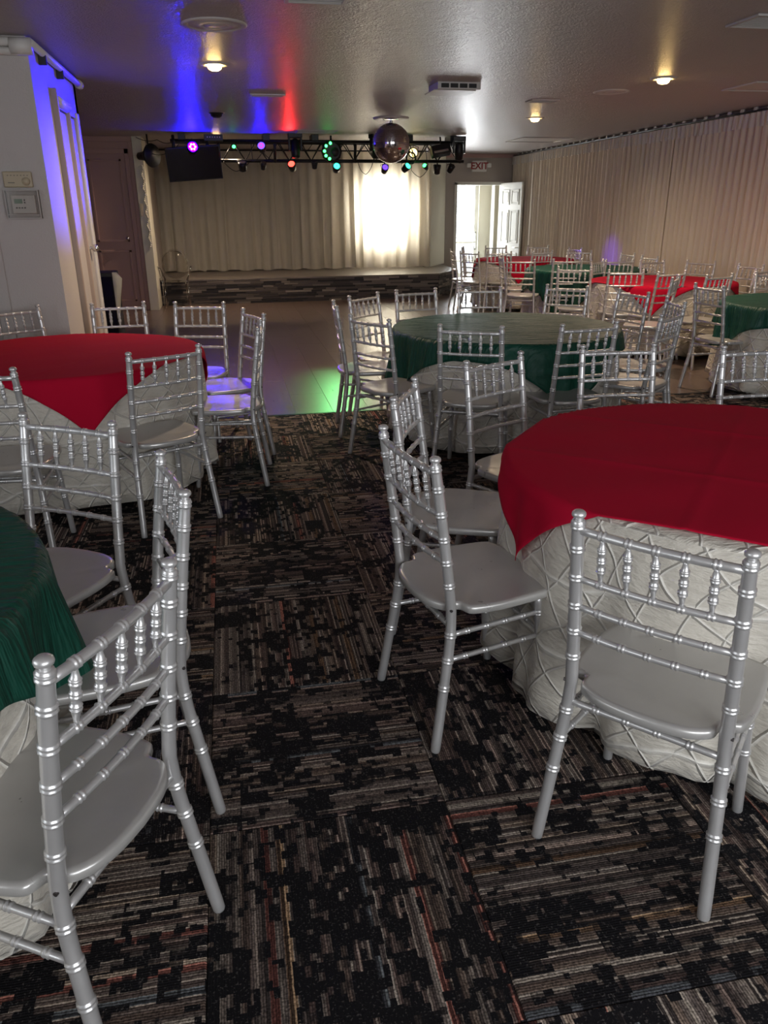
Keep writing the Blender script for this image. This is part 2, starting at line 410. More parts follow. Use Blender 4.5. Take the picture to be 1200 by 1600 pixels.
# walls
struct('wall_left', boxes([(XL-.1, XL, YF-.1, -1.2, 0, HC), (XL-.1, XL, -1.2, 1.6, 0, .85), (XL-.1, XL, -1.2, 1.6, 2.15, HC), (XL-.1, XL, 1.6, 13.1, 0, HC)]), M['wall_white'])
struct('wall_front', boxes([(XL, -0.4, YF-.1, YF, 0, HC), (-0.4, 3.4, YF-.1, YF, 0, 0.65), (-0.4, 3.4, YF-.1, YF, 2.25, HC), (3.4, XR, YF-.1, YF, 0, HC)]), M['wall_white'])
struct('wall_right', boxes([(XR, XR+.1, YF-.1, YB+1.3, 0, HC)]), M['wall_grey'])
w1 = struct('window_1', fix(boxes([(-0.4, 3.4, YF-.06, YF-.02, 0.65, 0.71), (-0.4, 3.4, YF-.06, YF-.02, 2.19, 2.25), (1.47, 1.53, YF-.06, YF-.02, .71, 2.19), (-.4, -.34, YF-.06, YF-.02, .71, 2.19), (3.34, 3.4, YF-.06, YF-.02, .71, 2.19)])), M['trim_white'])
w2 = struct('window_2', fix(boxes([(XL-.06, XL-.02, -1.2, 1.6, .85, .91), (XL-.06, XL-.02, -1.2, 1.6, 2.09, 2.15), (XL-.06, XL-.02, .17, .23, .91, 2.09)])), M['trim_white'])  # unseen left window, added along with the side fill light
# closet block on the left (front face, side face)
CX, CY0, CY1 = -1.12, 5.84, 7.54
struct('wall_closet_front', boxes([(XL, -2.35, CY0, CY0+.1, 0, HC), (-2.35, -1.56, CY0, CY0+.1, 2.03, HC), (-1.56, CX, CY0, CY0+.1, 0, HC)]), M['wall_white'])
struct('wall_closet_side', boxes([(CX-.1, CX, CY0+.1, 6.44, 0, HC), (CX-.1, CX, 6.44, 7.36, 2.16, HC), (CX-.1, CX, 7.36, CY1, 0, HC)]), M['wall_white'])
struct('wall_closet_rear', boxes([(XL, CX, CY1-.1, CY1, 0, HC)]), M['wall_white'])
d = struct('door_1', fix(boxes([(CX-.05, CX-.012, 6.445, 7.355, 0.01, 2.15)], .003)), M['wall_white'])
for (a, b, z0, z1) in ((6.58, 6.95, .2, .95), (6.58, 6.95, 1.1, 2.05)):
    pass
bm = boxes([(CX-.005, CX+.042, 6.40, 6.43, 0, 2.26), (CX-.03, CX+.018, 7.0, 7.02, 0, 2.2)], .006); struct('trim_1', fix(bm), M['trim_tan'])
bm = bmesh.new(); add_tube(bm, [(CX+.005, 6.47, 2.20), (CX+.005, 6.98, 2.20)], .036, 14); struct('trim_2', bm, M['trim_white'], smooth=True)
struct('trim_3', boxes([(CX-.002, CX+.016, 7.36, 7.44, 0, 2.2)], .004), M['trim_white'])
bm = bmesh.new(); add_tube(bm, [(CX-.03, 7.24, 1.17), (CX+.015, 7.24, 1.17)], .012, 10)
add_tube(bm, [(CX+.012, 7.24, 1.17), (CX+.02, 7.24, 1.17), (CX+.05, 7.24, 1.17), (CX+.062, 7.24, 1.17)], [.016, .028, .034, .024], 10)
part('door_knob', bm, M['chrome'], d, True, 'faceted glass door knob')
d = struct('door_2', fix(boxes([(-2.35, -1.565, CY0+.03, CY0+.07, 0.01, 2.02)], .003)), M['wall_white'])
bm = bmesh.new(); add_tube(bm, [(-1.66, CY0+.03, 1.13), (-1.66, CY0-.015, 1.13), (-1.66, CY0-.02, 1.13), (-1.66, CY0-.05, 1.13), (-1.66, CY0-.065, 1.13)], [.012, .012, .026, .032, .018], 12)
part('door_knob', bm, M['chrome'], d, True)
struct('trim_4', fix(boxes([(-1.56, -1.475, CY0-.018, CY0+.03, 0, 2.1), (-2.44, -1.475, CY0-.018, CY0+.03, 2.03, 2.115)], .004)), M['wall_white'])
bm = bmesh.new()
for dz, r in ((.036, .026), (.088, .022)):
    add_tube(bm, [(XL+.1, CY0-.03, HC-dz), (CX+.02, CY0-.03, HC-dz)], r, 12)
add_tube(bm, [(CX-.09, CY0-.03, HC-.06), (CX+.035, CY0-.03, HC-.06)], .048, 14)
add_tube(bm, [(CX+.03, CY0-.03, HC-.04), (CX+.03, CY1+.04, HC-.04)], .024, 12)
add_tube(bm, [(CX+.03, CY1-.03, HC-.04), (CX+.03, CY1+.06, HC-.04)], .034, 12)
cp = link('conduit_pipe', mesh_from_bm(bm, 'conduit_pipe', True), M['trim_white'])
tag(cp, 'white conduit pipe wrapped around the top of the closet walls', 'pipe')
for y in (6.15, 6.75):
    part('pipe_clip', boxes([(CX, CX+.05, y-.012, y+.012, HC-.11, HC-.05)], .002), M['black_plastic'], cp)

# pink wall with its door and pale ornamental end pillar
PY = 13.0
struct('wall_leak_block', boxes([(XL, -1.245, PY+.5, PY+.6, 0, HC), (XL-.1, XL, PY, PY+.6, 0, HC)]), M['wall_grey'])  # unseen wall added behind the pink one to block sky light leaking in
struct('wall_pink', boxes([(XL, -1.96, PY, PY+.1, 0, HC), (-1.96, -1.37, PY, PY+.1, 2.24, HC), (-1.37, -1.245, PY, PY+.1, 0, HC)]), M['wall_pink'])
d = struct('door_3', fix(boxes([(-1.965, -1.365, PY+.02, PY+.06, 0.0, 2.245)], .003)), M['wall_pink'])
fr = []
for (a, b, z0, z1) in ((-1.90, -1.43, 1.02, 2.17), (-1.90, -1.43, .14, .90)):
    for r in ((a, b, z0, z0+.03), (a, b, z1-.03, z1), (a, a+.03, z0, z1), (b-.03, b, z0, z1)): fr.append((r[0], r[1], PY-.002, PY+.02, r[2], r[3]))
part('door_moulding', fix(boxes(fr, .003)), M['wall_pink'], d)
bm = bmesh.new(); add_tube(bm, [(-1.455, PY+.02, 1.07), (-1.455, PY-.02, 1.07), (-1.455, PY-.03, 1.07), (-1.455, PY-.055, 1.07)], [.012, .012, .03, .02], 12)
part('door_knob', bm, M['chrome'], d, True)
struct('trim_5', fix(boxes([(-2.03, -1.96, PY-.02, PY, 0, 2.31), (-1.37, -1.31, PY-.02, PY, 0, 2.31), (-2.03, -1.31, PY-.02, PY, 2.24, 2.31), (XL, -1.245, PY-.03, PY, 2.40, HC), (-1.30, -1.245, PY-.015, PY, 0, 2.4)], .004)), M['wall_pink'])
pil = struct('wall_pillar', boxes([(-1.24, -1.10, PY-.06, PY+.55, 0, HC)], .004), M['cream'])
bm = bmesh.new()
for k in range(46):
    z = 0.95+k*0.025; a = k*0.9
    add_lathe(bm, [(0, -.012), (.012, -.006), (.014, 0), (.010, .008), (0, .012)], 8, (-1.135+.014*sin(a), PY-.064, z))
part('scroll_carving', bm, M['cream'], pil, True, 'carved scroll ornament running down the pillar')
part('electric_plate', box(-1.225, -1.18, PY-.07, PY-.058, 1.38, 1.56, .004), M['thermo_beige'], pil)

# stage alcove
SZ = 0.40; SY = 13.55
struct('wall_stage_left', boxes([(-1.24, -1.14, PY+.55, 15.9, 0, HC)]), M['wall_grey'])
wb = []
for r in ((-1.3, 2.66, SZ+.002, HC), (3.34, 3.84, SZ+.002, HC), (2.66, 3.34, SZ+.002, .92), (2.66, 3.34, 1.86, HC)): wb.append((r[0], r[1], 15.62, 15.70, r[2], r[3]))
struct('wall_stage_back', boxes(wb), M['wall_grey'])
wf = struct('window_3', fix(boxes([(2.66, 3.34, 15.63, 15.69, .92, .97), (2.66, 3.34, 15.63, 15.69, 1.81, 1.86), (2.66, 2.70, 15.63, 15.69, .97, 1.81), (3.30, 3.34, 15.63, 15.69, .97, 1.81), (2.99, 3.03, 15.63, 15.69, .97, 1.81)])), M['trim_white'])
part('window_pane', box(2.70, 3.30, 15.655, 15.66, .97, 1.81), M['glass'], wf)
def quad_wall(p0, p1, z0, z1, th):
    p0, p1 = Vector((*p0, 0)), Vector((*p1, 0)); dd = (p1-p0).normalized(); nn = Vector((dd.y, -dd.x, 0))*th
    bm = bmesh.new(); b_ = [p0, p1, p1+nn, p0+nn]
    lo = [bm.verts.new(v+Vector((0, 0, z0))) for v in b_]; hi = [bm.verts.new(v+Vector((0, 0, z1))) for v in b_]
    bm.faces.new(lo[::-1]); bm.faces.new(hi)
    for k in range(4): bm.faces.new((lo[k], lo[(k+1) % 4], hi[(k+1) % 4], hi[k]))
    return fix(bm)
struct('wall_stage_right', quad_wall((3.80, 15.35), (4.34, YB), SZ+.002, HC, .08), M['cream'])
struct('wall_back', boxes([(4.33, 4.66, YB, YB+.12, 0, HC), (4.66, 5.60, YB, YB+.12, 1.90, HC), (5.60, XR, YB, YB+.12, 0, HC)]), M['wall_grey'])
struct('trim_6', boxes([(4.34, XR, YB-.025, YB, HC-.07, HC)], .004), M['wall_pink'])
struct('trim_7', fix(boxes([(4.61, 4.665, YB-.02, YB+.12, 0, 1.95), (5.595, 5.65, YB-.02, YB+.12, 0, 1.95), (4.61, 5.65, YB-.02, YB+.12, 1.895, 1.955)], .004)), M['door_white'])
# vestibule beyond the open door
VY = 17.35
struct('wall_vestibule', boxes([(4.55, 4.65, YB+.12, VY+.1, 0, 2.3), (5.46, XR, VY, VY+.1, 0, 2.3), (4.65, 5.46, VY, VY+.1, 2.02, 2.3), (4.55, XR, YB+.12, VY+.1, 2.3, 2.36)]), M['cream'])
struct('floor_vestibule', boxes([(4.5, XR+.1, YB+.12, VY+.1, -.1, 0), ]), M['concrete'])
struct('ground', boxes([(-4, 14, VY+.1, 26, -.12, -.02)]), M['concrete'])
dr = struct('door_4', fix(boxes([(4.66, 4.73, VY, VY+.05, 0, 2.01), (5.36, 5.45, VY, VY+.05, 0, 2.01), (4.73, 5.36, VY, VY+.05, 1.92, 2.01), (4.73, 5.36, VY, VY+.05, 0, .12), (4.73, 5.36, VY, VY+.05, .74, .78), (4.73, 5.36, VY, VY+.05, .36, .39)], .004)), M['door_white'])
part('door_pane', box(4.73, 5.36, VY+.02, VY+.025, .12, 1.92), M['glass'], dr)
bm = bmesh.new()
for k in range(10):
    for i in range(4):
        cx, cz = 4.82+i*.15, .88+k*.105
        pts = [(cx+(.045-.003*t)*cos(t*.7+k), VY+.035, cz+(.045-.003*t)*sin(t*.7+k)) for t in range(11)]
        add_tube(bm, pts, .008, 5)
part('scroll_grille', bm, M['vent'], dr, True, 'curled iron grille in front of the glass')
bm = bmesh.new(); add_tube(bm, [(5.385, VY-.03, .62), (5.385, VY-.05, .66), (5.385, VY-.05, .92), (5.385, VY-.03, .96)], .01, 8); add_box(bm, 5.37, 5.40, VY-.03, VY, .60, .98)
part('door_handle', fix(bm), M['chrome'], dr, True)
# six panel door leaf standing open
LW, LH = 0.86, 1.93
bm = boxes([(0, LW, -.02, .02, 0.01, LH)], .003); leaf = struct('door_5', fix(bm), M['door_white'])
fr = []
for (a, b, z0, z1) in ((.10, .40, 1.52, 1.80), (.47, .77, 1.52, 1.80), (.10, .40, .80, 1.42), (.47, .77, .80, 1.42), (.10, .40, .15, .62), (.47, .77, .15, .62)):
    for s_ in (-1, 1):
        ya, yb = sorted((s_*.019, s_*.029))
        for r in ((a, b, z0, z0+.025), (a, b, z1-.025, z1), (a, a+.025, z0, z1), (b-.025, b, z0, z1)): fr.append((r[0], r[1], ya, yb, r[2], r[3]))
        fr.append((a+.05, b-.05, ya, yb-.002 if s_ > 0 else yb, z0+.05, z1-.05))
part('door_panel_moulding', fix(boxes(fr, .003)), M['door_white'], leaf)
bm = bmesh.new()
for s_ in (-1, 1): add_tube(bm, [(.80, s_*.02, .72), (.80, s_*.06, .72), (.78, s_*.065, .72), (.68, s_*.065, .72)], .010, 8)
part('lever_handle', bm, M['chrome'], leaf, True)
leaf.location = (5.585, YB-.03, 0); leaf.rotation_euler = (0, 0, RAD(-80))

# ------------------------------------------------------------------ stage
st = thing('stage', 'low stage with a grey deck and stacked ledge stone front', 'stage', (0, SY, 0))
prof = [(-1.135, SY), (3.62, SY+.16), (4.20, SY+.98), (4.30, 16.3), (-1.135, 15.8)]
def prism(pts, z0, z1):
    bm = bmesh.new(); lo = [bm.verts.new((x, y, z0)) for x, y in pts]; hi = [bm.verts.new((x, y, z1)) for x, y in pts]
    bm.faces.new(lo[::-1]); bm.faces.new(hi); n = len(pts)
    for k in range(n): bm.faces.new((lo[k], lo[(k+1) % n], hi[(k+1) % n], hi[k]))
    return fix(bm)
P2 = [(x, y-SY) for x, y in prof]
inner = [(P2[0][0], .03), (3.60, .19), (4.17, 1.0), (4.30, 2.75), (-1.14, 2.25)]
part('deck', prism([(a, b-.012) for a, b in P2[:3]]+P2[3:], SZ-.022, SZ), M['stage_floor'], st)
part('riser_backing', prism(inner, 0.0, SZ-.022), M['carpet_base'], st)
slab = mesh_from_bm(box(-.5, .5, 0, 1, -.5, .5), 'stone'); slab.materials.append(M['stone'])
cnt = 0
for seg in ((P2[0], P2[1]), (P2[1], P2[2])):
    a, b = Vector((*seg[0], 0)), Vector((*seg[1], 0)); L = (b-a).length; dd = (b-a)/L; ang = math.atan2(dd.y, dd.x)
    rows = 12
    for r in range(rows):
        h = (SZ-.024)/rows; x = -random.random()*.2
        while x < L:
            ln_ = random.uniform(.13, .42) if L > 2 else random.uniform(.12, .3)
            if L > 2: ln_ *= 1.1
            x0, x1 = max(0, x), min(L, x+ln_)
            if x1-x0 > .01:
                dep = random.uniform(.012, .03)
                c_ = a+dd*((x0+x1)/2)
                o = link('stone', slab, None, st, (c_.x+sin(ang)*dep*0.4, c_.y-cos(ang)*dep*0.4, h*(r+.5)), (0, 0, ang))
                o.scale = (x1-x0-.003, .035+dep*.5, h-.0025); cnt += 1
            x += ln_

# ------------------------------------------------------------------ curtains
def drape(x0, y0, x1, y1, z0, z1, amp, wl, seed, pinch=0.55, nper=9, hem=0.012, thick=0.0):
    """hanging folds between two plan points, amplitude grows towards the hem"""
    rr = random.Random(seed); L = math.hypot(x1-x0, y1-y0); dx, dy = (x1-x0)/L, (y1-y0)/L
    nc = max(8, int(L/wl*nper)); nz = 10
    ph = [0.0]
    for k in range(nc): ph.append(ph[-1]+2*pi/nper*rr.uniform(.55, 1.5))
    am = [rr.uniform(.6, 1.25) for _ in range(int(nc/4)+3)]
    bm = bmesh.new(); g = []
    for j in range(nz+1):
        t = j/nz; z = z1+(z0-z1)*t; row = []
        for i in range(nc+1):
            s_ = i/nc; a_ = am[i//4]*(1-(i % 4)/4)+am[i//4+1]*((i % 4)/4)
            A = amp*a_*(pinch+(1-pinch)*t)
            off = A*(sin(ph[i])+.25*sin(2.3*ph[i]+t*1.5))
            along = s_*L+0.25*A*cos(ph[i])+0.02*sin(s_*14+seed)*t
            zz = z+(hem*sin(ph[i]*.5+seed) if j == nz else 0)
            row.append(bm.verts.new((x0+dx*along-dy*off, y0+dy*along+dx*off, zz)))
        g.append(row)
    for j in range(nz):
        for i in range(nc): bm.faces.new((g[j][i], g[j][i+1], g[j+1][i+1], g[j+1][i]))
    return bm
names = ['stage curtain panel at the left end beside the pale pillar, shadowed brown', 'stage curtain panel behind the tilted black screen, second from the left',
         'stage curtain panel behind the middle of the lighting truss, grey cream folds', 'stage curtain panel glowing in front of the sunny window', ]
xs = [-1.17, -0.42, 0.95, 2.35, 3.80]
for k in range(4):
    bm = drape(xs[k]-.03, 15.30+.02*(k % 2), xs[k+1]+.03, 15.30+.02*(k % 2), SZ+.015, 2.43, .045, .21, 11+k, .5)
    o = link('stage_curtain', mesh_from_bm(bm, 'stage_curtain', True), M['stage_curtain'])
    tag(o, names[k], 'curtain', 'cream curtain panels behind the stage')
bm = bmesh.new(); add_tube(bm, [(-1.14, 15.31, 2.445), (3.8, 15.31, 2.445)], .012, 8)
tag(link('curtain_rod', mesh_from_bm(bm, 'rod', True), M['black']), 'thin black rod carrying the stage curtain under the ceiling', 'curtain rod')
# right wall sheers
pn = ['nearest sheer panel on the right wall, cut by the right picture edge', 'second sheer panel from the right picture edge on the right wall',
      'sheer panel on the right wall above the right green table', 'sheer panel on the right wall behind the red table in the middle distance', 'sheer panel on the right wall lit violet at its foot',
      'sheer panel on the right wall behind the farthest red table', 'farthest sheer panel on the right wall, in the corner by the open door']
ys = [2.2, 4.3, 6.2, 8.2, 10.2, 12.2, 14.2, 16.25]
for k in range(7):
    bm = drape(XR-.09, ys[k]-.02, XR-.09, ys[k+1]+.02, .02, 2.40, .030, .135, 31+k, .7)
    o = link('side_curtain', mesh_from_bm(bm, 'side_curtain', True), M['side_curtain'])
    tag(o, pn[k], 'curtain', 'cream sheer panels along the right wall')
    bm = drape(XR-.105, ys[k]-.02, XR-.105, ys[k+1]+.02, 2.27, 2.415, .018, .10, 51+k, .9, 7, .004)
    part('header_band', bm, M['header'], o, True, 'paler gathered header band')
rod = link('curtain_rod', mesh_from_bm((lambda b: (add_tube(b, [(XR-.10, 2.2, 2.432), (XR-.10, 16.25, 2.432)], .010, 8), b)[1])(bmesh.new()), 'rod', True), M['black'])
tag(rod, 'thin dark rod with clips running along the top of the right wall', 'curtain rod')
cm = mesh_from_bm(box(-.008, .008, -.03, .03, -.012, .03, .003, 1), 'rod_clip'); cm.materials.append(M['vent'])
for k in range(58): link('rod_clip', cm, None, rod, (XR-.10, 2.3+k*.24, 2.438))
# white drape in the vestibule
bm = drape(5.50, 16.60, 5.78, 17.3, .02, 2.1, .03, .12, 77)
tag(link('vestibule_drape', mesh_from_bm(bm, 'vestibule_drape', True), M['white_drape']), 'bright white drape hanging just beyond the open exit door', 'curtain')

# ------------------------------------------------------------------ chairs
CH = 0.882
def dbl(prof, z, r):
    for dz, k in ((-.0105, 0), (-.0080, .0002), (-.0062, .0026), (-.0034, .0026), (-.0016, .0006), (.0016, .0006), (.0034, .0026), (.0062, .0026), (.0080, .0002), (.0105, 0)):
        prof.append((z+dz, r+k))
def rear_path(t_z, s):
    """centre of the rear post at height z: leans back above the seat, splays below"""
    z = t_z
    if z > .43: y = .056-.058*((z-.43)/.45)**1.15
    elif z > .30: y = .056-.010*((.43-z)/.13)**2
    else: y = .046-.046*((.30-z)/.30)
    x = .168+ (0.004 if z > .43 else .004+.030*((.43-z)/.43)) - (0 if z < .43 else .004*((z-.43)/.45))
    return Vector((s*x, y, z))
def rear_post(s, n=12):
    prof = [(0.0, .0125), (.004, .0140)]
    for z in (.200, .284, .360, .512, .582, .650, .722, .792): dbl(prof, z, .0146 if z < .6 else .0142)
    prof += [(.445, .0150), (.83, .0137), (.852, .0134)]
    dbl(prof, .848, .0134); prof += [(.860, .0125)]
    prof.sort()
    pr = [p for p in prof if p[0] <= .861]
    zs = [p[0] for p in pr]
    # add curve samples
    extra = [(.03+.04*k) for k in range(21)]
    for e in extra:
        if all(abs(e-z) > .004 for z in zs): pr.append((e, .0146))
    pr.sort(); bm = bmesh.new()
    add_tube(bm, [rear_path(z, s) for z, r in pr], [r for z, r in pr], n)
    return mesh_from_bm(bm, 'leg', True)
def finial(s, n=14):
    p = rear_path(.86, s); bm = bmesh.new()
    add_lathe(bm, [(.0001, -.004), (.0098, -.003), (.0088, .002), (.0098, .005), (.0142, .008), (.0152, .012), (.0142, .0165), (.010, .020), (.0045, .0218), (0, .0222)], n, p)
    return mesh_from_bm(bm, 'finial', True)
def rail(p0, p1, r, rings, bow=0.0, n=8, taper=.0):
    p0, p1 = Vector(p0), Vector(p1); L = (p1-p0).length
    pr = [(0, r-taper), (1, r-taper)]
    for t in rings:
        for d_, k in ((-.0098, 0), (-.0073, .0002), (-.0056, .0020), (-.003, .0020), (-.001, .0003), (.001, .0003), (.003, .0020), (.0056, .0020), (.0073, .0002), (.0098, 0)):
            pr.append((t+d_/L, r+k))
    for t in (.1, .2, .3, .4, .5, .6, .7, .8, .9):
        if all(abs(t-x[0]) > .02 for x in pr): pr.append((t, r))
    pr.sort(); bm = bmesh.new()
    pts = []
    for t, rr_ in pr:
        p = p0.lerp(p1, t); p = p+Vector((0, -bow*4*t*(1-t), 0)); pts.append(p)
    add_tube(bm, pts, [x[1] for x in pr], n)
    return bm
def spindle(x, p0, p1):
    L = (p1-p0).length; bm = bmesh.new()
    pr = [(0, .0045), (.10, .0052), (.28, .0080)]
    for t, r in ((.30, .0082), (.52, .0080), (.74, .0082)):
        for d_, k in ((-.006, 0), (-.0045, .0022), (-.0022, .0022), (-.0006, .0004), (.0006, .0004), (.0022, .0022), (.0045, .0022), (.006, 0)): pr.append((t+d_/L, r+k))
    pr += [(.80, .0078), (.93, .0050), (1, .0045)]
    pr.sort(); add_tube(bm, [p0.lerp(p1, t) for t, r in pr], [r for t, r in pr], 8)
    return mesh_from_bm(bm, 'spindle', True)
def seat_mesh():
    half = [(0.0, .006), (.06, .010), (.105, .021), (.136, .040), (.149, .058), (.151, .078), (.158, .092), (.176, .099), (.192, .110), (.201, .15), (.204, .21), (.200, .28), (.194, .34), (.186, .374), (.174, .386), (.12, .398), (.06, .405), (0, .407)]
    hp = []
    for k in range(len(half)-1):
        p0, p1, p2, p3 = half[max(0, k-1)], half[k], half[k+1], half[min(len(half)-1, k+2)]
        for j in range(3):
            t = j/3; hp.append(tuple(.5*(2*b+(c-a)*t+(2*a-5*b+4*c-d)*t*t+(3*b-a-3*c+d)*t**3) for a, b, c, d in zip(p0, p1, p2, p3)))
    half = hp+[half[-1]]
    out = half+[(-x, y) for x, y in half[::-1][1:-1]]
    bm = bmesh.new()
    def ring(sc, z, dish=0):
        c = Vector((0, .215)); return [bm.verts.new((c.x+(x-c.x)*sc, c.y+(y-c.y)*sc, z)) for x, y in out]
    R_ = [ring(.975, .418), ring(1.0, .4225), ring(1.0, .4375), ring(.982, .4430), ring(.93, .4435), ring(.75, .4400), ring(.45, .4370)]
    n = len(out)
    for a, b in zip(R_, R_[1:]):
        for k in range(n): bm.faces.new((a[k], a[(k+1) % n], b[(k+1) % n], b[k]))
    bm.faces.new(R_[0][::-1]); bm.faces.new(R_[-1])
    fix(bm)
    me = mesh_from_bm(bm, 'seat', True)
    return me
def front_leg(s, n=12):
    pr = [(0.0, .0118), (.004, .0132)]
    for z in (.200, .284, .360): dbl(pr, z, .0142)
    pr += [(.06, .0135), (.12, .0138), (.395, .0140), (.418, .0135)]; pr.sort()
    bm = bmesh.new(); add_tube(bm, [Vector((s*(.158+.017*(1-z/.42)), .345+.045*(1-z/.42), z)) for z, r in pr], [r for z, r in pr], n)
    return mesh_from_bm(bm, 'leg', True)
def fl(s, z): return Vector((s*(.158+.017*(1-z/.42)), .345+.045*(1-z/.42), z))
CHM = []   # (name, mesh, [subs])
for s in (-1, 1): CHM.append(('leg', rear_post(s), M['silver'], [('finial', finial(s), M['silver']),
    ('screw', mesh_from_bm((lambda b: (add_tube(b, [rear_path(.44, s)+Vector((s*.010, -.006, 0)), rear_path(.44, s)+Vector((s*.0160, -.006, 0))], .0042, 8), b)[1])(bmesh.new()), 'screw'), M['screw'])]))
for s in (-1, 1): CHM.append(('leg', front_leg(s), M['silver'], []))
CHM.append(('seat', seat_mesh(), M['silver_seat'], []))
def rp(z, s): return rear_path(z, s)
r5 = [1/6*(k+1) for k in range(5)]
CHM.append(('top_rail', mesh_from_bm(rail(rp(.836, -1), rp(.836, 1), .0095, r5, .012, 10), 'top_rail', True), M['silver'], []))
for z in (.718, .646, .578): CHM.append(('back_rail', mesh_from_bm(rail(rp(z, -1), rp(z, 1), .0080, [1/6*(k+1) for k in range(5)], .012, 8), 'back_rail', True), M['silver'], []))
for k in range(5):
    t = (k+1)/6; b = -.012*4*t*(1-t)
    p0 = rp(.724, -1).lerp(rp(.724, 1), t)+Vector((0, b, 0)); p1 = rp(.830, -1).lerp(rp(.830, 1), t)+Vector((0, b, 0))
    CHM.append(('spindle', spindle(0, p0, p1), M['silver'], []))
for z in (.284, .360):
    for s in (-1, 1): CHM.append(('stretcher', mesh_from_bm(rail(rp(z, s), fl(s, z), .0078, [.18, .39, .6, .81]), 'stretcher', True), M['silver'], []))
for z in (.30, .376): CHM.append(('stretcher', mesh_from_bm(rail(fl(-1, z), fl(1, z), .0078, [.2, .4, .6, .8]), 'stretcher', True), M['silver'], []))
CHM.append(('stretcher', mesh_from_bm(rail(rp(.384, -1), rp(.384, 1), .0085, [.2, .4, .6, .8]), 'stretcher', True), M['silver'], []))
for nme, me, mt_, subs in CHM:
    if not me.materials: me.materials.append(mt_)
    for sn, sm, smt in subs:
        if not sm.materials: sm.materials.append(smt)
def put_chair(x, y, face_deg, label, group):
    t = thing('chiavari_chair', label, 'chair', (x, y, 0), RAD(face_deg)-pi/2, group)
    for nme, me, mt_, subs in CHM:
        c = link(nme, me, None, t)
        for sn, sm, smt in subs: link(sn, sm, None, c)
    return t
G1 = 'silver chairs around the near right red table'; G2 = 'silver chairs around the large green table'; G3 = 'silver chairs around the left red table'
G4 = 'silver chairs at the near left green table'; G5 = 'silver chairs around the red table in the middle distance'; G6 = 'silver chairs around the right green table'
G7 = 'silver chairs around the far green table'; G8 = 'silver chairs around the farthest red table'
